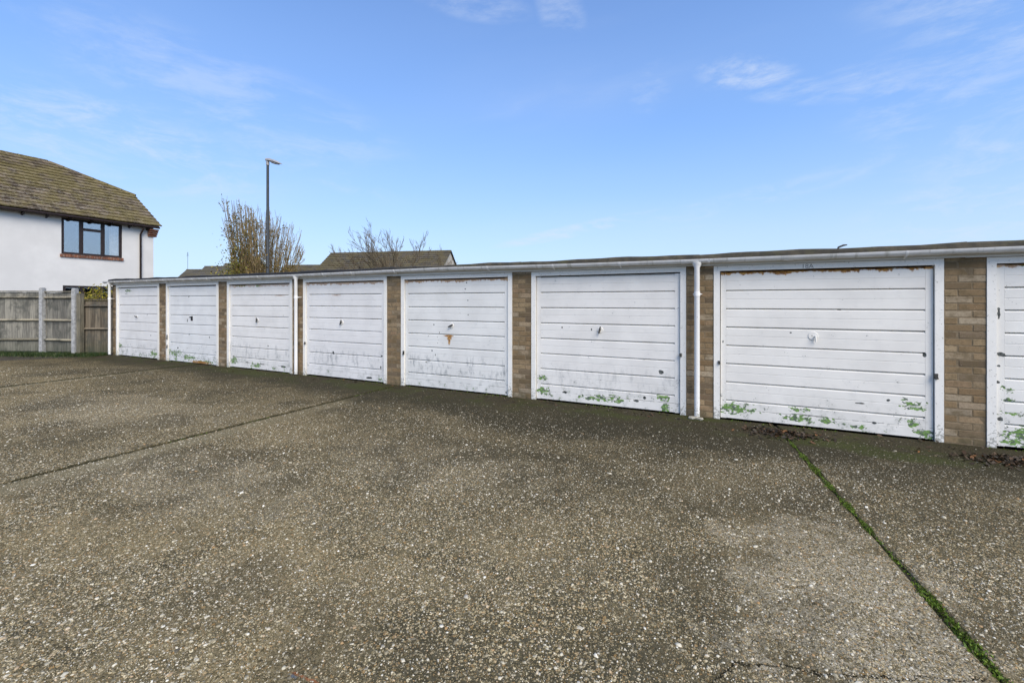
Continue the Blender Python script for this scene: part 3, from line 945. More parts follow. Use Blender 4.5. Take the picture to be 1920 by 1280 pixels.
def build_garage(k):
    t = thing('garage', LABELS[k], 'garage', (GX[k], WALL_Y, 0), group='garages in the lock-up row')
    t.scale = (1, 1, 1 + .0125 * (7 - k) / 7)
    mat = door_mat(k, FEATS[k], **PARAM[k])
    # frame: two posts and a head
    fr = MB()
    fr.box(0, .073, 0, .09, -.01, 1.983)
    fr.box(2.197, 2.27, 0, .09, -.01, 1.983)
    fr.box(.073, 2.197, 0.001, .09, 1.916, 1.983)
    fr.obj('door_frame', MAT_FRAME, t)
    # leaf: back sheet plus flush edge strips, panels are its pressed rows
    lf = MB()
    lf.box(LEAF_X0, LEAF_X1, YF + .034, YF + .042, LEAF_Z0, LEAF_Z1)
    lf.box(LEAF_X0, LEAF_X0 + .064, YF, YF + .034, LEAF_Z0, LEAF_Z1)
    lf.box(LEAF_X1 - .064, LEAF_X1, YF, YF + .034, LEAF_Z0, LEAF_Z1)
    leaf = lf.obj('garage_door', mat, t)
    leaf.rotation_euler = (rnd.uniform(-.0035, .001), rnd.uniform(-.0016, .0016), 0)
    leaf.location.z = rnd.uniform(-.004, .004) - (.006 if k == 1 else 0)
    for i in range(ROWS):
        me = PANEL if k == 0 and i == 0 else PANEL
        o = link('door_panel', me, leaf, (LEAF_X0 + .065, YF, LEAF_Z0 + i * RH + .003 + rnd.uniform(-.001, .001)),
                 (rnd.uniform(-.002, .002), rnd.uniform(-.0006, .0006), 0))
        if len(PANEL.materials) == 0:
            PANEL.materials.append(mat)
        o.material_slots[0].link = 'OBJECT'
        o.material_slots[0].material = mat
    # lock and handle
    hx, hz = 1.09, 1.108
    if k == 6:
        d = MB().disc_y((hx, hz), .052, YF - .007, YF + .001, 28)
        d.disc_y((hx - .012, hz + .004), .006, YF - .0078, YF - .006, 10, .001)
        d.obj('lock_plate', mat, leaf)
        MB().disc_y((hx - .012, hz + .004), .0055, YF - .009, YF - .0078, 10, .001).obj('keyhole', MAT_BLACK, leaf)
        h = MB()
        h.tube([(hx + .018, YF - .004, hz - .005), (hx + .019, YF - .030, hz - .008)], .010, 8)
        h.tube([(hx + .019, YF - .030, hz + .004), (hx + .022, YF - .034, hz - .030), (hx + .025, YF - .030, hz - .068)], [.008, .009, .008], 8)
        h.obj('handle', MAT_FRAME, leaf, True)
    elif k == 1:
        MB().box(hx - .01, hx + .075, YF - .0025, YF + .001, hz - .055, hz + .055).obj('handle_hole', MAT_BLACK, leaf)
        MB().box(hx - .06, hx + .005, YF - .010, YF + .001, hz + .02, hz + .045).obj('handle', MAT_DARKMETAL, leaf)
    else:
        d = MB().disc_y((hx, hz), .046, YF - .006, YF + .001, 22)
        d.obj('lock_plate', MAT_FRAME if k in (3, 4, 5) else mat, leaf)
        ang = [-.25, 0, 1.5, 1.2, .45, 1.35, 0, .9][k]
        c, s = math.cos(ang), math.sin(ang)
        h = MB()
        h.tube([(hx, YF - .004, hz), (hx, YF - .032, hz)], [.012, .009], 8)
        h.tube([(hx - c * .052, YF - .036, hz - s * .052), (hx, YF - .033, hz), (hx + c * .052, YF - .036, hz + s * .052)], [.010, .014, .010], 8)
        h.obj('handle', MAT_DARKMETAL, leaf, True)
    # latches and padlock staples on the side posts
    for kk, side, zz, sz in ((1, 0, .60, .06), (1, 0, .36, .04), (4, 0, .59, .035), (3, 0, .66, .025), (6, 1, .705, .03), (5, 1, .80, .022), (6, 0, .73, .02)):
        if kk != k:
            continue
        xx = .066 if side == 0 else 2.203
        q = MB().box(xx - .016, xx + .016, -.012, .0005, zz - sz, zz + sz)
        q.tube([(xx - .01, -.012, zz - sz * .3), (xx - .008, -.03, zz - sz * .5), (xx + .012, -.03, zz - sz * .7), (xx + .014, -.010, zz - sz * .4)], .005, 6)
        q.obj('latch', MAT_DARKMETAL, t)
    # brick pier(s)
    piers = [(2.27, 2.61)] + ([(-.235, 0)] if k == 0 else [])
    for x0, x1 in piers:
        w = x1 - x0
        MB().box(x0 + .0005, x1 - .0005, .0130, .11, -.02, 2.06).obj('pier', MAT_MORTAR, t)
        for c in range(27):
            z = .034 + c * .075
            if k == 0 and x0 < 0:
                lay = [(BRICK_S, -.1085)] if c % 2 else [(BRICK_H, -.174), (BRICK_H, -.0605)]
            elif c % 2 == 0:
                lay = [(BRICK_S, x0 + .012 + .1075), (BRICK_H, x1 - .003 - .05125)]
            else:
                lay = [(BRICK_H, x0 + .005 + .05125), (BRICK_S, x1 - .003 - .1075)]
            for me, bx in lay:
                link('brick', me, t, (bx + rnd.uniform(-.002, .002), .0105 + rnd.uniform(-.002, .0025), z + rnd.uniform(-.0015, .0015)),
                     (rnd.uniform(-.006, .006), rnd.uniform(-.006, .006), rnd.uniform(-.008, .008)))
    # body behind: flank/party walls, rear wall, lintel
    bd = MB()
    xa = -.235 if k == 0 else -.055
    bd.box(xa, xa + .10, .115, ROOF_D, -.14, 2.02)
    if k == 7:
        bd.box(2.51, 2.61, .115, ROOF_D, -.14, 2.02)
    bd.box(xa + .10, 2.555 if k < 7 else 2.51, ROOF_D - .1, ROOF_D, -.14, 2.02)
    bd.box(-.001, 2.271, .093, .115, 1.95, 2.06)
    bd.obj('wall', MAT_MORTAR, t)
    # fascia board
    fx0 = -.30 if k == 0 else -.17
    MB().box(fx0, 2.44 - .002, -.028, -.003, 1.986, 2.115).obj('fascia', MAT_FASCIA, t)
    # flat felted roof with a rounded drip edge that droops over the fascia
    n = 14
    rx0, rx1 = (-.34 if k == 0 else -.17), 2.44
    rows = [(-.030, 2.062), (-.046, 2.060), (-.052, 2.075), (-.052, 2.115), (-.046, 2.136), (-.03, 2.143), (.25, 2.147), (ROOF_D + .05, 2.20), (ROOF_D + .05, 2.06), (-.002, 2.06)]
    vs, fs = [], []
    q = random.Random(100 + k)
    for i in range(n + 1):
        x = rx0 + (rx1 - rx0) * i / n
        X = GX[k] + x
        w = .006 * math.sin(X * 3.1) + .004 * math.sin(X * 8.7 + 1) + .012 * math.exp(-((X + 15.5) / .9) ** 2)
        for j, (yy, zz) in enumerate(rows):
            vs.append((x, yy - (abs(w) * .5 if 0 < j < 6 else 0), zz + (w if 2 < j < 7 else 0)))
    r = len(rows)
    for i in range(n):
        for j in range(r):
            a, b = i * r + j, i * r + (j + 1) % r
            fs.append((a, b, b + r, a + r))
    fs.append(tuple(range(r - 1, -1, -1)))
    fs.append(tuple(n * r + j for j in range(r)))
    MB().add(vs, fs).obj('roof', MAT_FELT, t)
    if k == 6:
        cu = bpy.data.curves.new('number', 'FONT')
        cu.body = '18A'
        cu.size = .075
        cu.extrude = .0006
        cu.align_x = 'CENTER'
        tmp = bpy.data.objects.new('tmp', cu)
        COL.objects.link(tmp)
        dg = bpy.context.evaluated_depsgraph_get()
        me = bpy.data.meshes.new_from_object(tmp.evaluated_get(dg))
        bpy.data.objects.remove(tmp)
        me.materials.clear()
        me.materials.append(plain('faded_number_paint', (0.28, 0.27, 0.24), 0.7, 0, .4, 60))
        link('door_number', me, t, (1.03, .0002, 1.9205), (PI / 2, 0, 0))
    return t


for k in range(8):
    build_garage(k)

# rain gutter along the whole row ---------------------------------------------------------------
GY = -.092 + WALL_Y
gut = thing('rain_gutter', 'long white plastic rain gutter under the flat roof edge of the garages', 'gutter', (0, GY, 0))


def rim(x):
    pts = [(-16.3, 2.118), (-12, 2.110), (-8.15, 2.092), (-4.42, 2.108), (-2.7, 2.086), (-.84, 2.074), (5.2, 2.074)]
    for (a, za), (b, zb) in zip(pts, pts[1:]):
        if x <= b:
            return za + (zb - za) * max(0, (x - a)) / (b - a)
    return pts[-1][1]


def half_round(mb, x0, x1, r, th=.004, n=12, lip=True, steps=1):
    prof_o = [(r * math.cos(PI + PI * i / n), r * math.sin(PI + PI * i / n)) for i in range(n + 1)]
    prof_i = [((r - th) * math.cos(PI + PI * i / n), (r - th) * math.sin(PI + PI * i / n)) for i in range(n, -1, -1)]
    prof = prof_o + prof_i
    k = len(prof)
    vs, fs = [], []
    for s in range(steps + 1):
        x = x0 + (x1 - x0) * s / steps
        vs += [(x, a, rim(x) + b) for a, b in prof]
    for s in range(steps):
        for i in range(k):
            j = (i + 1) % k
            fs.append((s * k + i, s * k + j, (s + 1) * k + j, (s + 1) * k + i))
    fs.append(tuple(range(k - 1, -1, -1)))
    fs.append(tuple(steps * k + i for i in range(k)))
    mb.add(vs, fs)


breaks = [-16.28, -12.26, -8.157, -4.416, -.54, -.25, .621, 2.78, 5.4]
for a, b in zip(breaks, breaks[1:]):
    mb = MB()
    half_round(mb, a + .002, b - .002, .056, steps=4)
    mb.obj('gutter_length', MAT_GUTTER, gut, True)
for x in (-12.26, -4.416, -.54, .621, 2.78):
    mb = MB()
    half_round(mb, x - .055, x + .055, .0605)
    half_round(mb, x - .012, x + .012, .0635)
    mb.obj('union', MAT_GUTTER, gut, True)
mb = MB()
half_round(mb, -16.295, -16.275, .058, th=.05)
mb.obj('end_cap', MAT_GUTTER, gut, True)
for x in (-15.6, -14.7, -13.9, -13.1, -11.81, -11.2, -10.32, -9.31, -7.29, -6.52, -5.47, -3.53, -2.4, -1.4, 1.726):
    mb = MB()
    half_round(mb, x - .012, x + .012, .060)
    z = rim(x)
    mb.tube([(x, -.02, z - .052), (x, .03, z - .062), (x, .058, z - .075)], [.010, .009, .009], 6)
    mb.obj('bracket', MAT_PIPE, gut, True)
pipes = [(-16.0, 'leftmost white downpipe at the fence end of the garages'),
         (-8.13, 'middle white downpipe between the third and fourth garages'),
         (-.397, 'right white downpipe left of the garage numbered 18A')]
for x, lb in pipes:
    p = MB()
    z = rim(x)
    p.tube([(x, 0, z - .040), (x, 0, z - .07), (x, 0, z - .11), (x, 0, .02)], [.062, .054, .034, .034], 16)
    pipe = p.obj('downpipe', MAT_PIPE, gut, True, label=lb)
    for zc in (1.62,):
        c = MB()
        c.tube([(x, 0, zc - .028), (x, 0, zc + .028)], .0385, 16)
        c.tube([(x, 0, zc), (x + .048, .03, zc), (x + .055, .092, zc)], .006, 6)
        c.box(x - .052, x + .052, .020, .040, zc - .007, zc + .007)
        c.obj('pipe_clip', MAT_PIPE, pipe, True)

# mortar lump at the foot of the right downpipe
bm = lump(4, .062, .35)
bm2 = lump(9, .045, .4)
me = bpy.data.meshes.new('mortar_lump')
for v in bm2.verts:
    v.co.x += .08
    v.co.y -= .01
tmpm = bpy.data.meshes.new('t')
bm2.to_mesh(tmpm)
bm.from_mesh(tmpm)
bm.to_mesh(me)
me.materials.append(plain('pale_mortar', (0.34, 0.32, 0.26), 0.95, 0, .35, 30))
link('mortar_lump', me, None, (-.44, 6.215, .008), None, label='pale broken lump of mortar at the foot of the right downpipe', category='rubble')

# a crooked lead clip sticking up from the roof edge
mb = MB()
mb.tube([(0, 0, -.01), (.01, 0, .018), (.06, .01, .040), (.095, .01, .043)], [.010, .012, .012, .006], 6)
mb.obj('roof_clip', MAT_DARKMETAL, None, True, label='small bent strip sticking up from the roof edge above door 18A', category='clip').location = (1.13, WALL_Y + .02, 2.143)


# ================================================================== fence
MAT_BOARD = timber_mat('weathered_board', (0.115, 0.108, 0.090), (0.30, 0.28, 0.225), .45)
MAT_RAIL = timber_mat('weathered_rail', (0.14, 0.125, 0.088), (0.34, 0.30, 0.215), .3)
MAT_BROWNBOARD = timber_mat('brown_board', (0.075, 0.060, 0.042), (0.20, 0.165, 0.115), .55)
MAT_POST = plain('concrete_post', (0.36, 0.36, 0.345), 0.9, 0, .28, 14)
fence = thing('fence', 'weathered grey close-board fence with concrete posts left of the garages', 'fence')
bays = [((-21.65, 4.06), (-20.05, 4.86), 1.86, 0), ((-20.05, 4.86), (-18.45, 5.66), 1.86, 0), ((-18.45, 5.66), (-17.08, 5.93), 1.85, 0), ((-16.98, 6.0), (-16.12, 6.42), 1.61, 1)]
for (a, b, top, kind) in bays:
    A, B = Vector((*a, 0)), Vector((*b, 0))
    d = (B - A)
    Ln = d.length
    d.normalize()
    nrm = Vector((d.y, -d.x, 0))                    # towards the yard
    up = Vector((0, 0, 1))
    bm_ = MAT_BROWNBOARD if kind else MAT_BOARD
    rm_ = MAT_BROWNBOARD if kind else MAT_RAIL
    nb = int(Ln / .125)
    for i in range(nb):
        c = A + d * (Ln * (i + .5) / nb)
        h = top - .05 + rnd.uniform(-.006, .006)
        tilt = rnd.uniform(-.006, .006)
        mb = MB()
        mb.obox(c - nrm * (.012 + rnd.uniform(0, .006)) + up * (h / 2 + .03), d, nrm, (up + d * tilt).normalized(), Ln / nb / 2 + .001, .007, h / 2 - .03)
        mb.obj('board', bm_, fence)
    for z in ((.40, .98, top - .20) if not kind else (.74, top - .20)):
        mb = MB()
        c = (A + B) / 2 + up * z + nrm * .03
        prof_h = .042
        p0, p1 = A + up * z, B + up * z
        vs = []
        for p in (p0, p1):
            for o_, zz in ((-.004, -prof_h), (.05, -.004), (.046, .012), (-.004, prof_h)):
                vs.append(tuple(p + nrm * o_ + up * zz))
        mb.add(vs, [(3, 2, 1, 0), (4, 5, 6, 7)] + [(i, (i + 1) % 4, 4 + (i + 1) % 4, 4 + i) for i in range(4)])
        mb.obj('rail', rm_, fence)
    mb = MB()
    mb.obox((A + B) / 2 + up * (top - .018) - nrm * .005, d, nrm, up, Ln / 2, .032, .018)
    mb.obj('capping', rm_, fence)
for (x, y, h, w, mt, lb) in ((-21.68, 4.04, 1.93, .055, MAT_POST, None), (-20.08, 4.84, 1.93, .055, MAT_POST, None), (-18.42, 5.68, 1.93, .056, MAT_POST, None), (-17.03, 5.93, 1.90, .055, MAT_POST, None),
                             (-16.90, 6.00, 1.76, .060, MAT_RAIL, 'short wooden post beside the last concrete post')):
    mb = MB()
    d = Vector((.95, .31, 0)).normalized()
    nrm = Vector((d.y, -d.x, 0))
    mb.obox(Vector((x, y, h / 2)) + nrm * .05, d, nrm, Vector((0, 0, 1)), w, .055, h / 2)
    mb.obox(Vector((x, y, h + .01)) + nrm * .05, d, nrm, Vector((0, 0, 1)), w * .8, .042, .012)
    o = mb.obj('post', mt, fence)
    if lb:
        o['label'] = lb

# verge of rough grass below the fence
R = np.random.RandomState(21)
P = []
for i in range(9000):
    u = R.uniform(0, 1)
    x = -21 + u * 4.9
    yb = 4.45 + (x + 21) * .395
    off = abs(R.normal(0, .32))
    P.append((x + off * .35, yb - off * .8 - .03, -.02))
blades('grass', P, MAT_GRASS, .10, .006, .8, None, kind='stuff', label='dark rough grass along the foot of the fence')
mb = MB()
mb.add([(-24, 3.0, -.012), (-17.9, 2.6, -.012), (-16.0, 5.9, -.010), (-16.1, 6.34, -.010), (-24, 6.34, -.012)], [(0, 1, 2, 3, 4)])
mb.obj('verge', MAT_SOIL, kind='structure')

# ================================================================== white house
MAT_RENDER = plain('white_render', (0.68, 0.66, 0.615), 0.85, 0, .07, .9)
MAT_BROWN = plain('dark_brown_stain', (0.030, 0.020, 0.017), 0.45, 0, .3, 10)
MAT_REDBRICK = tile_mat('red_sill_brick', (0.13, 0.05, 0.03), (0.26, 0.11, 0.06), 0)
MAT_TILE = tile_mat('mossy_roof_tile', (0.060, 0.043, 0.026), (0.165, 0.125, 0.078), 0.6, True)
MAT_TILE_STUFF = tile_mat('mossy_roof_tile_rest', (0.060, 0.043, 0.026), (0.165, 0.125, 0.078), 0.6)
MAT_GLASS = glass_mat()
MAT_CURTAIN = plain('net_curtain', (0.62, 0.60, 0.55), 0.9, 0, .15, 8)
MAT_ROOM = plain('room_wall', (0.10, 0.095, 0.09), 0.9)

HX, HY1, HY0, HD = -22.4, 10.3, -3.0, 7.2
EZ = 4.86
house = thing('house', 'white rendered house with a mossy brown half-hipped tiled roof behind the fence', 'house')
# wall with two window openings in the front
wy0, wy1, wz0, wz1 = 7.36, 9.20, 3.33, 4.69
gy0, gy1, gz0, gz1 = 7.40, 9.10, .95, 2.15
mb = MB()
for (ya, yb, za, zb) in ((HY0, 7.36, -.15, EZ + .1), (9.20, HY1, -.15, EZ + .1), (7.36, 9.20, -.15, .95), (7.36, 9.20, 2.15, 3.33), (7.36, 9.20, 4.69, EZ + .1), (7.36, 7.40, .95, 2.15), (9.10, 9.20, .95, 2.15)):
    mb.box(HX - .25, HX, ya, yb, za, zb)
mb.box(HX - HD, HX - .25, HY1 - .25, HY1, -.15, EZ + .1)
mb.box(HX - HD, HX - .25, HY0, HY0 + .25, -.15, EZ + .1)
mb.box(HX - HD, HX - HD + .25, HY0 + .25, HY1 - .25, -.15, EZ + .1)
# gable triangle (truncated by the half hip)
SL = (7.5 - 4.85) / 3.8
mb.add([(HX - .03, HY1, EZ + .1), (HX - HD + .03, HY1, EZ + .1), (HX - HD + 2.1, HY1, 6.30), (HX - 2.1, HY1, 6.30),
        (HX - .03, HY1 - .25, EZ + .1), (HX - HD + .03, HY1 - .25, EZ + .1), (HX - HD + 2.1, HY1 - .25, 6.30), (HX - 2.1, HY1 - .25, 6.30)],
       [(0, 3, 2, 1), (4, 5, 6, 7), (0, 1, 5, 4), (1, 2, 6, 5), (2, 3, 7, 6), (3, 0, 4, 7)])
mb.obj('wall', MAT_RENDER, house)


def window(y0, y1, z0, z1, casements, transom):
    fr = MB()
    xo, xi = HX - .02, HX - .09
    fr.box(xi, xo, y0, y1, z0, z0 + .08)
    fr.box(xi, xo, y0, y1, z1 - .08, z1)
    fr.box(xi, xo, y0, y0 + .08, z0 + .08, z1 - .08)
    fr.box(xi, xo, y1 - .08, y1, z0 + .08, z1 - .08)
    cuts = [y0 + (y1 - y0) * c for c in casements]
    for c in cuts:
        fr.box(xi, xo - .003, c - .055, c + .055, z0 + .08, z1 - .08)
    if transom:
        fr.box(xi + .004, xo - .006, cuts[0] + .055, cuts[1] - .055, transom - .05, transom + .05)
    w = fr.obj('window', MAT_BROWN, house)
    ys = [y0 + .08] + sum([[c - .055, c + .055] for c in cuts], []) + [y1 - .08]
    for i in range(0, len(ys), 2):
        spans = [(z0 + .08, z1 - .08)]
        if transom and i == 2:
            spans = [(z0 + .08, transom - .05), (transom + .05, z1 - .08)]
        for za, zb in spans:
            MB().box(HX - .062, HX - .056, ys[i], ys[i + 1], za, zb).obj('pane', MAT_GLASS, w)
    return w, ys


w1, ys = window(wy0, wy1, wz0, wz1, (.315, .67), 4.33)
# curtain behind the right light, pleated
mb = MB()
n = 26
vs, fs = [], []
for i in range(n + 1):
    y = 8.86 + .30 * i / n
    x = HX - .20 + .018 * math.sin(i * 1.5)
    vs += [(x, y, wz0 + .05), (x, y, wz1 - .05)]
for i in range(n):
    fs.append((2 * i, 2 * i + 2, 2 * i + 3, 2 * i + 1))
mb.add(vs, fs).obj('curtain', MAT_CURTAIN, w1)
window(gy0, gy1, gz0, gz1, (.33, .67), None)
mb = MB()                                              # rooms behind the glass
for za, zb in ((.3, 2.6), (2.9, 4.9)):
    mb.add([(HX - 2.5, 6.5, za), (HX - 2.5, 10, za), (HX - 2.5, 10, zb), (HX - 2.5, 6.5, zb), (HX - .26, 6.5, za), (HX - .26, 10, za), (HX - .26, 10, zb), (HX - .26, 6.5, zb)],
           [(0, 1, 2, 3), (0, 4, 5, 1), (3, 2, 6, 7), (0, 3, 7, 4), (1, 5, 6, 2)])
mb.obj('room', MAT_ROOM, house)
# brick on edge sill
sill = MB()
nb = 26
for i in range(nb):
    y = wy0 - .04 + (wy1 - wy0 + .08) * i / nb
    yy = y + (wy1 - wy0 + .08) / nb - .010
    sill.box(HX - .02, HX + .045 + rnd.uniform(-.003, .003), y, yy, wz0 - .115, wz0 - .002)
sill.obj('window_sill', MAT_REDBRICK, house)
# roof deck below the tiles
RX, RZ, EX = HX - 3.6, 7.47, HX + .25
ez = RZ - (EX - RX) * SL
VY = HY1 + .16                                          # verge
KY = 8.12                                              # ridge ends here, the half hip falls to the verge
hz = 6.36                                              # height of the half hip's foot
hxx = RX + (RZ - hz) / SL
t_ = .05
deck = MB()
fv = [(EX, HY0 - .2, ez - t_), (EX, VY - .02, ez - t_), (hxx, VY - .02, hz - t_), (RX, KY, RZ - t_), (RX, HY0 - .2, RZ - t_)]
bv = [(2 * RX - p[0], p[1], p[2]) for p in fv]
deck.add(fv, [(0, 1, 2, 3, 4)])
deck.add(bv, [(4, 3, 2, 1, 0)])
deck.add([fv[2], bv[2], fv[3]], [(0, 1, 2)])
roof = deck.obj('roof', MAT_BROWN, house)
# tiles: courses of overlapping plain tiles
slope_v = Vector((RX - EX, 0, RZ - ez)).normalized()
nrm_v = Vector((-slope_v.z, 0, slope_v.x))
if nrm_v.z < 0:
    nrm_v = -nrm_v
NC = 17
Ltot = Vector((RX - EX, 0, RZ - ez)).length
gauge = Ltot / NC
tw = .205
tile_me = MB().obox((0, 0, 0), Vector((0, 1, 0)), Vector((1, 0, 0)), Vector((0, 0, 1)), tw / 2 - .005, gauge * .60, .022).mesh('tile', MAT_TILE)
tilt = math.atan2(slope_v.z, -slope_v.x)
cands = []
for c in range(NC):
    p0 = Vector((EX, 0, ez)) + slope_v * (gauge * (c + .48))
    yend = VY + .02
    if p0.z > hz:
        yend = VY - (VY - KY) * (p0.z - hz) / (RZ - hz)
    if c % 2:
        cands.append((p0.x, yend - tw / 4, p0.z, -1))
    y = yend - tw / 2 - (tw / 2 if c % 2 else 0)
    while y > HY0 - .2:
        cands.append((p0.x, y, p0.z, c))
        y -= tw
vis = [q for q in cands if q[1] > 5.3]
vis.sort(key=lambda q: (q[2]))                     # the lower courses show largest
R = random.Random(5)
stuff_tiles = MB()
for i, (x, y, z, c) in enumerate(vis + [q for q in cands if q[1] <= 5.3]):
    lift = .034 + R.uniform(-.003, .006)
    pos = Vector((x, y, z)) + nrm_v * lift
    ang = tilt - math.radians(7.5) + R.uniform(-.012, .012)
    rot = Matrix.Rotation(ang, 3, 'Y') @ Matrix.Rotation(R.uniform(-.02, .02), 3, 'Z')
    if i < 300:
        o = link('tile', tile_me, house, pos, rot.to_euler())
        o.scale.y = .5 if c < 0 else 1
    else:
        stuff_tiles.obox(pos, rot @ Vector((0, 1, 0)), rot @ Vector((1, 0, 0)), rot @ Vector((0, 0, 1)), (tw / 4 if c < 0 else tw / 2) - .005, gauge * .60, .022)
# rear slope and half hip get plain courses of the same tiles
for c in range(NC):
    p0 = Vector((2 * RX - EX, 0, ez)) + Vector((-slope_v.x, 0, slope_v.z)) * (gauge * (c + .48))
    yend = VY if p0.z < hz else VY - (VY - KY) * (p0.z - hz) / (RZ - hz)
    stuff_tiles.obox((p0.x, (yend + HY0 - .2) / 2, p0.z + .012), Vector((0, 1, 0)), Vector((-slope_v.x, 0, slope_v.z)).normalized(), Vector((slope_v.z, 0, slope_v.x)).normalized(), (yend - HY0 + .2) / 2, gauge * .6, .011)
hs = Vector((0, KY - VY, RZ - hz)).normalized()
for c in range(9):
    f = (c + .5) / 9
    p = Vector((RX, VY + (KY - VY) * f, hz + (RZ - hz) * f))
    stuff_tiles.obox(p + Vector((0, .01, .012)), Vector((1, 0, 0)), hs, Vector((0, -hs.z, hs.y)), max(.05, (hxx - RX) * (1 - f)), .17, .011)
stuff_tiles.obj('roof_tiles', MAT_TILE_STUFF, house, kind='stuff')
# ridge and hip tiles
def ridge_run(a, b, n, parent, mat, r=.11):
    a, b = Vector(a), Vector(b)
    for i in range(n):
        p, q = a + (b - a) * (i / n), a + (b - a) * ((i + .97) / n)
        m_ = MB()
        m_.tube([p, q], [r, r * .93], 8)
        m_.obj('ridge_tile', mat, parent, True)
ridge_run((RX, HY0 - .2, RZ - .02), (RX, KY, RZ - .02), 25, house, MAT_TILE)
ridge_run((hxx + .06, VY + .02, hz - .02), (RX, KY, RZ - .02), 6, house, MAT_TILE, .10)
ridge_run((2 * RX - hxx - .06, VY + .02, hz - .02), (RX, KY, RZ - .02), 6, house, MAT_TILE, .10)
mb = MB().tube([(hxx + .12, VY - .02, hz - .08), (RX, VY + .06, hz - .09), (2 * RX - hxx - .12, VY - .02, hz - .08)], .05, 8)
mb.obj('eave_gutter', MAT_BROWN, house, True)
# rafter feet, front gutter, kneeler and downpipe
for i in range(20):
    y = 10.05 - i * .62
    mb = MB()
    mb.add([(HX - .01, y - .025, ez - .10), (EX - .06, y - .025, ez - .06), (EX - .06, y - .025, ez - .13), (HX - .01, y - .025, ez - .21),
            (HX - .01, y + .025, ez - .10), (EX - .06, y + .025, ez - .06), (EX - .06, y + .025, ez - .13), (HX - .01, y + .025, ez - .21)],
           [(0, 3, 2, 1), (4, 5, 6, 7), (0, 1, 5, 4), (1, 2, 6, 5), (2, 3, 7, 6), (3, 0, 4, 7)])
    mb.obj('rafter_foot', MAT_BROWN, house)
mb = MB().box(HX + .003, EX - .02, HY0 - .2, HY1 - .3, ez - .075, ez - .052)
mb.obj('soffit', MAT_BROWN, house)
mb = MB().tube([(EX + .01, HY0 - .2, ez - .055), (EX + .01, VY - .05, ez - .06)], .045, 8)
mb.obj('eave_gutter', MAT_BROWN, house, True)
mb = MB()
for i in range(4):
    z = ez - .13 - i * .08
    e = .22 - i * .055
    mb.box(HX - .15, HX + e, HY1 - .22, HY1 + .10, z - .072, z)
mb.obj('kneeler', MAT_REDBRICK, house)
dpY = 9.83
mb = MB().tube([(EX - .02, dpY, ez - .10), (EX - .02, dpY, ez - .17), (HX + .06, dpY - .02, ez - .40), (HX + .06, dpY - .02, .05)], .036, 10)
mb.obj('drainpipe', MAT_BROWN, house, True)

# laurel behind the low fence bay
def leaves_np(name, centers, size, mat, parent=None, seed=0, **props):
    R = np.random.RandomState(seed)
    C = np.asarray(centers, float)
    n = len(C)
    u = R.normal(size=(n, 3))
    u /= np.linalg.norm(u, axis=1)[:, None]
    w = R.normal(size=(n, 3))
    w = np.cross(u, w)
    w /= np.linalg.norm(w, axis=1)[:, None]
    s = size * R.uniform(.6, 1.3, (n, 1))
    V = np.zeros((n, 4, 3))
    V[:, 0] = C - u * s
    V[:, 1] = C + w * s * .45
    V[:, 2] = C + u * s
    V[:, 3] = C - w * s * .45
    F = (np.arange(4)[None] + (np.arange(n) * 4)[:, None])
    return link(name, np_mesh(name, V.reshape(-1, 3), F, mat), parent, **props)


MAT_LAUREL = leaf_mat('yellow_green_leaf', [(0, (0.07, 0.085, 0.012)), (.5, (0.25, 0.22, 0.022)), (1, (0.48, 0.38, 0.04))], .35)
MAT_BARK = plain('brown_bark', (0.17, 0.122, 0.06), 0.9, 0, .4, 25)
MAT_DARKBARK = plain('grey_brown_bark', (0.135, 0.105, 0.064), 0.9, 0, .5, 9)
MAT_TWIG = plain('tan_twig', (0.30, 0.22, 0.105), 0.85, 0, .4, 8)
bush = thing('shrub', 'yellow-green leafy shrub showing above the low brown fence bay', 'shrub', (-18.5, 6.95, -.1))
R = np.random.RandomState(2)
mb = MB()
C = []
for i in range(60):
    a, r0 = R.uniform(0, 6.28), R.uniform(.2, 1.0)
    tip = Vector((math.cos(a) * r0 * 1.1, math.sin(a) * r0 * .6, R.uniform(1.3, 2.14)))
    mb.tube([(0, 0, 0), tuple(tip * .5 + Vector((0, 0, .2))), tuple(tip)], [.018, .01, .004], 5)
    for j in range(46):
        f = R.uniform(.35, 1.03)
        C.append(tuple(tip * f + Vector(R.normal(0, .07, 3))))
mb.obj('stems', MAT_BARK, bush, True)
leaves_np('foliage', C, .045, MAT_LAUREL, bush, 4)

# ================================================================== lamp post
MAT_STEEL = plain('grey_painted_steel', (0.055, 0.060, 0.062), 0.5, 0.2, .15, 3)
MAT_LAMPHEAD = plain('lamp_housing', (0.34, 0.33, 0.32), 0.5, 0.1, .15, 4)
MAT_BOWL = plain('lamp_bowl', (0.40, 0.39, 0.36), 0.15, 0, .05, 4)
lamp = thing('street_lamp', 'tall grey street lamp rising behind the garages in front of the twiggy tree', 'street lamp', (-18.74, 13.03, 0))
mb = MB()
mb.tube([(0, 0, -.15), (0, 0, 1.2), (0, 0, 1.28), (0, 0, 7.75)], [.10, .10, .068, .055], 12)
mb.obj('pole', MAT_STEEL, lamp, True)
dr = Vector((math.cos(YAW) * .97 + .1, math.sin(YAW) * .97 - .25, 0)).normalized()


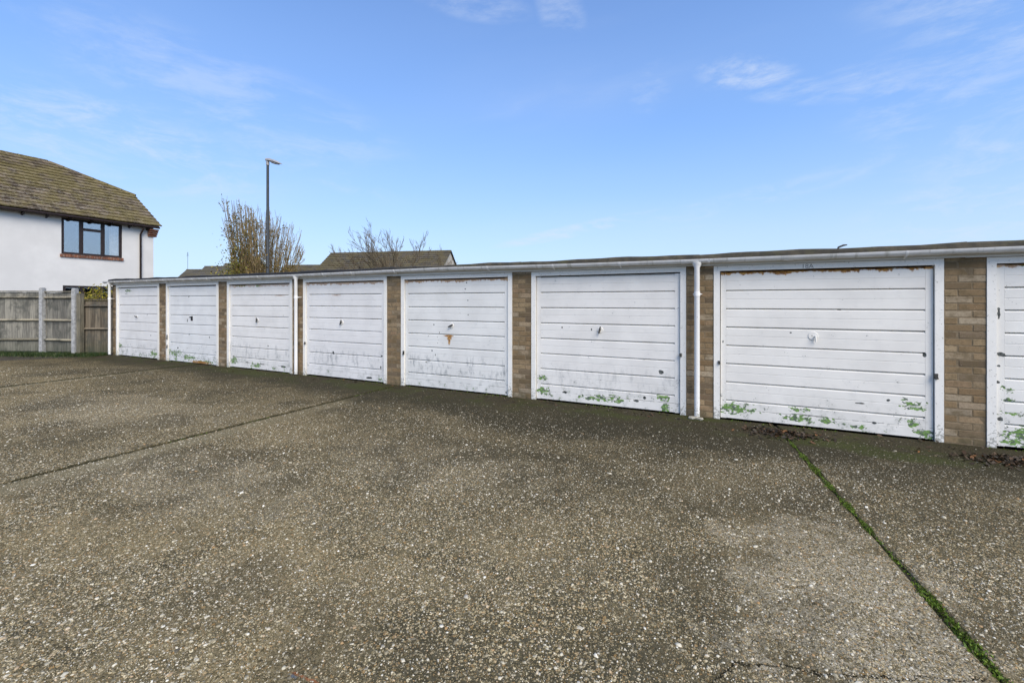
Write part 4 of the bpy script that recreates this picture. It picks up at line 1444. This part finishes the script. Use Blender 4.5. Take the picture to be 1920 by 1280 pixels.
def head(parent):
    mb = MB()
    up = Vector((0, 0, 1))
    sd = dr.cross(up)
    secs = [(-.12, 7.95, .035, .05), (-.08, 7.93, .075, .10), (.10, 7.90, .09, .11), (.40, 7.82, .12, .085), (.62, 7.74, .10, .06), (.76, 7.68, .05, .025)]
    o = 0
    vs = []
    k = 10
    for (s, z, w, h) in secs:
        for i in range(k):
            a = 2 * PI * i / k
            vs.append(tuple(dr * s + sd * w * math.cos(a) + up * (z + (h * math.sin(a) if math.sin(a) > 0 else h * .35 * math.sin(a)))))
    fs = [tuple(range(k))] + [tuple((len(secs) - 1) * k + i for i in range(k - 1, -1, -1))]
    for j in range(len(secs) - 1):
        for i in range(k):
            a, b = j * k + i, j * k + (i + 1) % k
            fs.append((a, a + k, b + k, b))
    mb.add(vs, fs)
    mb.tube([(0, 0, 7.70), (0, 0, 7.93)], .068, 10)
    mb.obj('lamp_head', MAT_LAMPHEAD, parent, True)
    m2 = MB()
    vs = []
    for (s, z, w, h) in ((.14, 7.855, .05, .02), (.25, 7.83, .085, .07), (.42, 7.785, .09, .08), (.6, 7.72, .06, .05), (.68, 7.70, .03, .01)):
        for i in range(k):
            a = PI + PI * i / (k - 1)
            vs.append(tuple(dr * s + sd * w * math.cos(a) + up * (z + h * math.sin(a))))
    fs = []
    for j in range(4):
        for i in range(k - 1):
            a = j * k + i
            fs.append((a, a + k, a + k + 1, a + 1))
    m2.add(vs, fs)
    m2.obj('lamp_bowl', MAT_BOWL, parent, True)


head(lamp)


# ================================================================== trees
def twiggy_shrub():
    t = thing('tree', 'many-stemmed twiggy tree with a few yellow leaves behind the street lamp', 'tree', (-20.45, 13.95, -.1))
    R = np.random.RandomState(17)
    stems, twigs = MB(), MB()
    leaf_c, low_c = [], []
    rv = Vector((math.cos(YAW), math.sin(YAW), 0))
    fv = Vector((-math.sin(YAW), math.cos(YAW), 0))
    for i in range(165):
        u = R.uniform(-1, 1)
        v = R.uniform(-1, 1)
        u_ = u * (1 - .25 * abs(v))
        top = np.interp(u_, [-1, -.3, .2, .7, 1], [6.55, 6.25, 5.95, 5.25, 4.3]) + R.uniform(-1.0, .2)
        spread = 2.05 if u_ > 0 else 1.7
        tip = rv * (u_ * spread) + fv * (v * 1.2) + Vector((0, 0, top))
        base = rv * R.normal(u_ * (.5 if u_ > 0 else 1.15), .1) + fv * R.normal(v * .3, .1)
        mid = base.lerp(tip, .5) + Vector((R.normal(0, .08), R.normal(0, .08), .25)) + rv * (-.12 * u_)
        pts = []
        for s in np.linspace(0, 1, 6):
            p = base * (1 - s) ** 2 + mid * 2 * s * (1 - s) + tip * s * s
            pts.append(p + Vector(R.normal(0, .025, 3)))
        r0 = R.uniform(.016, .032)
        stems.tube(pts, [r0, r0 * .85, r0 * .65, r0 * .48, r0 * .33, .007], 5, False)
        for j in range(R.randint(7, 13)):
            s = R.uniform(.35, .95)
            k = min(int(s * 5), 4)
            p = pts[k].lerp(pts[k + 1], s * 5 - k)
            d = (pts[k + 1] - pts[k]).normalized()
            q = (d + Vector(R.normal(0, .32, 3)) + Vector((0, 0, .25))).normalized()
            L = R.uniform(.35, .95) * (1.15 - .5 * s)
            e = p + q * L
            m_ = p + q * L * .5 + Vector(R.normal(0, .04, 3))
            twigs.tube([p, m_, e], [.011, .008, .004], 4, False)
            lf = 1.0 if u_ < -.55 else (.5 if u_ < -.15 else .14)
            if R.rand() < lf:
                for q_ in range(R.randint(2, 6)):
                    leaf_c.append(tuple(p.lerp(e, R.uniform(.2, 1)) + Vector(R.normal(0, .06, 3))))
    # leafy lower left and orange twiggy base
    for i in range(7000):
        u = -min(abs(R.normal(.62, .24)), 1.0)
        z = 1.6 + abs(R.normal(0, 1.15))
        if z > 5.4:
            continue
        low_c.append(tuple(rv * (u * 1.38 + R.normal(0, .08)) + fv * R.normal(0, .6) + Vector((0, 0, z))))
    stems.obj('trunk', MAT_BARK, t, True)
    twigs.obj('crown', MAT_TWIG, t, True)
    m1 = leaf_mat('sparse_leaf', [(0, (0.055, 0.058, 0.016)), (.6, (0.16, 0.14, 0.025)), (1, (0.32, 0.24, 0.04))], .3)
    m2 = leaf_mat('low_leaf', [(0, (0.07, 0.085, 0.018)), (.6, (0.20, 0.20, 0.032)), (1, (0.42, 0.35, 0.06))], .35)
    leaves_np('leaves', leaf_c, .060, m1, t, 8)
    leaves_np('leaves', low_c, .062, m2, t, 9)
    C = []
    for i in range(4600):
        C.append(tuple(rv * R.uniform(-1.5, 2.0) + fv * R.normal(0, .7) + Vector((0, 0, R.uniform(.6, 2.85 + abs(R.normal(0, .3)))))))
    m3 = leaf_mat('russet_leaf', [(0, (0.08, 0.06, 0.016)), (.6, (0.22, 0.145, 0.036)), (1, (0.38, 0.26, 0.065))], .3)
    hd = thing('hedge', 'russet brown hedge below the twiggy tree just above the garage roof', 'hedge', (-20.2, 13.6, -.1))
    leaves_np('foliage', C, .07, m3, hd, 12)
    hs = MB()
    for i in range(60):
        b = rv * R.uniform(-1.4, 1.9) + fv * R.normal(0, .5)
        hs.tube([b, b + Vector(R.normal(0, .1, 3)) + Vector((0, 0, 1.4)), b + Vector(R.normal(0, .2, 3)) + Vector((0, 0, 2.8))], [.02, .013, .005], 4, False)
    hs.obj('stems', MAT_TWIG, hd, True)


twiggy_shrub()


def bare_tree():
    t = thing('tree', 'bare leaning tree with thin branches in front of the tiled roof', 'tree', (-17.0, 20.2, -.1))
    R = np.random.RandomState(31)
    trunk, crown = MB(), MB()
    rv = Vector((math.cos(YAW), math.sin(YAW), 0))
    fv = Vector((-math.sin(YAW), math.cos(YAW), 0))
    trunk.tube([(0, 0, 0), (.05, 0, .8), (.0, .05, 1.7)], [.16, .12, .10], 8, False)
    top = Vector((0, .05, 1.65))

    def grow(p, d, L, r, depth):
        n = 4
        pts = [p]
        for i in range(n):
            d = (d + Vector(R.normal(0, .10, 3)) + Vector((0, 0, .05)) - rv * .02).normalized()
            pts.append(pts[-1] + d * (L / n))
        rr = [r, r * .85, r * .7, r * .58, r * .45]
        (trunk if depth == 0 else crown).tube(pts, rr, 5 if depth < 2 else 4, False)
        if depth >= 3:
            return
        nb = (7, 5, 4)[depth]
        for i in range(nb):
            f = R.uniform(.3, 1.0)
            k = min(int(f * n), n - 1)
            q = pts[k].lerp(pts[k + 1], f * n - k)
            ax = Vector(R.normal(0, 1, 3)).normalized()
            nd = (d + ax * .55 + Vector((0, 0, .15))).normalized()
            grow(q, nd, L * R.uniform(.32, .52), max(rr[k] * .5, .009), depth + 1)

    for i in range(15):
        u = -1.0 + 2.0 * i / 14 + R.normal(0, .08)
        lean = rv * (u * 1.25 - .65) + fv * R.normal(0, .35) + Vector((0, 0, 1.15 - .30 * abs(u + .1)))
        Lm = 3.25 - .35 * max(0, u) + R.uniform(-.5, .35)
        st = top + rv * (u * .15) - Vector((0, 0, R.uniform(0, .5)))
        grow(st, lean.normalized(), Lm, .046, 0)
    trunk.obj('trunk', MAT_DARKBARK, t, True)
    crown.obj('crown', MAT_DARKBARK, t, True)


bare_tree()

# ================================================================== houses beyond
MAT_FARTILE = tile_mat('grey_brown_far_tile', (0.055, 0.047, 0.034), (0.090, 0.076, 0.054), 0.35)
MAT_FARTILE2 = tile_mat('grey_far_tile', (0.060, 0.055, 0.046), (0.095, 0.086, 0.070), 0.25)
MAT_CREAM = plain('cream_render', (0.52, 0.47, 0.38), 0.9, 0, .08, 2)


def far_house(label, a, b, rz_, half, pitch, mat, wall_mat, courses=16, group=None, ridge_caps=2):
    """gabled house whose ridge runs from a to b at height rz_"""
    A, B = Vector((*a, rz_)), Vector((*b, rz_))
    c = (A + B) / 2
    d = (B - A).normalized()
    Ln = (B - A).length
    t = thing('house', label, 'house', (c.x, c.y, 0), math.atan2(d.y, d.x), group)
    dz = half * math.tan(pitch)
    w = MB()
    x = Ln / 2 - .12
    hh = half - .3
    ze, zr = rz_ - dz + .12, rz_ - .12 - .3 * math.tan(pitch) * 0
    w.add([(-x, -hh, -.15), (x, -hh, -.15), (x, hh, -.15), (-x, hh, -.15), (-x, -hh, ze), (x, -hh, ze), (x, hh, ze), (-x, hh, ze), (-x, 0, zr), (x, 0, zr)],
          [(0, 1, 5, 4), (2, 3, 7, 6), (1, 2, 6, 9, 5), (3, 0, 4, 8, 7)])
    w.obj('wall', wall_mat, t)
    rf = MB()
    for sgn in (-1, 1):
        sv = Vector((0, -sgn * math.cos(pitch), math.sin(pitch)))
        nv = Vector((0, sgn * math.sin(pitch), math.cos(pitch)))
        Ls = half / math.cos(pitch)
        gz = Ls / courses
        for i in range(courses):
            p = Vector((0, sgn * half, rz_ - dz)) + sv * gz * (i + .5) + nv * .02
            nseg = max(3, int(Ln / 1.1))
            tl = (sv - nv * .12).normalized()
            nn = Vector((1, 0, 0)).cross(tl).normalized()
            if nn.z < 0:
                nn = -nn
            for s in range(nseg):
                xx = -Ln / 2 + Ln * (s + .5) / nseg
                rf.obox(p + Vector((xx, 0, 0)) + nv * R2.uniform(-.004, .004), Vector((1, 0, 0)), tl, nn, Ln / nseg / 2, gz * .6, .014)
    rf.obj('roof', mat, t)
    n = int(Ln / .45)
    rt = MB()
    for i in range(n):
        xx = -Ln / 2 + Ln * i / n
        rt.tube([(xx, 0, rz_ + .0), (xx + Ln / n * .96, 0, rz_ + .0)], [.10, .093], 6)
    rt.obj('ridge', mat, t, True)
    return t


R2 = random.Random(9)
P36 = math.radians(36)
far_house('pale gabled house with a long grey-brown tiled roof behind the bare tree', (-34.1, 30.1), (-22.6, 33.4), 6.15, 4.3, P36, MAT_FARTILE, MAT_CREAM)
far_house('low brown tiled roof between the twiggy tree and the long roof', (-48.0, 35.6), (-40.6, 38.9), 5.95, 4.2, P36, MAT_FARTILE, MAT_CREAM, group='stepped terrace roofs beyond the garages')
tr = far_house('leftmost and lowest of the far terrace roofs, a thin aerial above it', (-55.1, 28.54), (-52.4, 29.8), 5.18, 4.0, P36, MAT_FARTILE2, MAT_CREAM, group='stepped terrace roofs beyond the garages')
far_house('grey tiled terrace roof one step up from the lowest one', (-53.26, 29.45), (-50.4, 30.9), 5.55, 4.0, P36, MAT_FARTILE2, MAT_CREAM, group='stepped terrace roofs beyond the garages')
far_house('grey tiled terrace roof half hidden by the left side of the twiggy tree', (-51.2, 30.46), (-47.4, 32.4), 5.85, 4.0, P36, MAT_FARTILE2, MAT_CREAM, group='stepped terrace roofs beyond the garages')
mb = MB()
mb.tube([(0, 0, 0), (0, 0, 2.0)], .018, 6)
for i in range(6):
    mb.tube([(-.22 + .02 * i, .0, 1.55 + .07 * i), (.22 - .02 * i, 0, 1.55 + .07 * i)], .008, 4)
mb.obj('aerial', MAT_STEEL, None, False, label='thin television aerial mast on the lowest far roof', category='aerial').location = (-55.0, 28.6, 5.2)
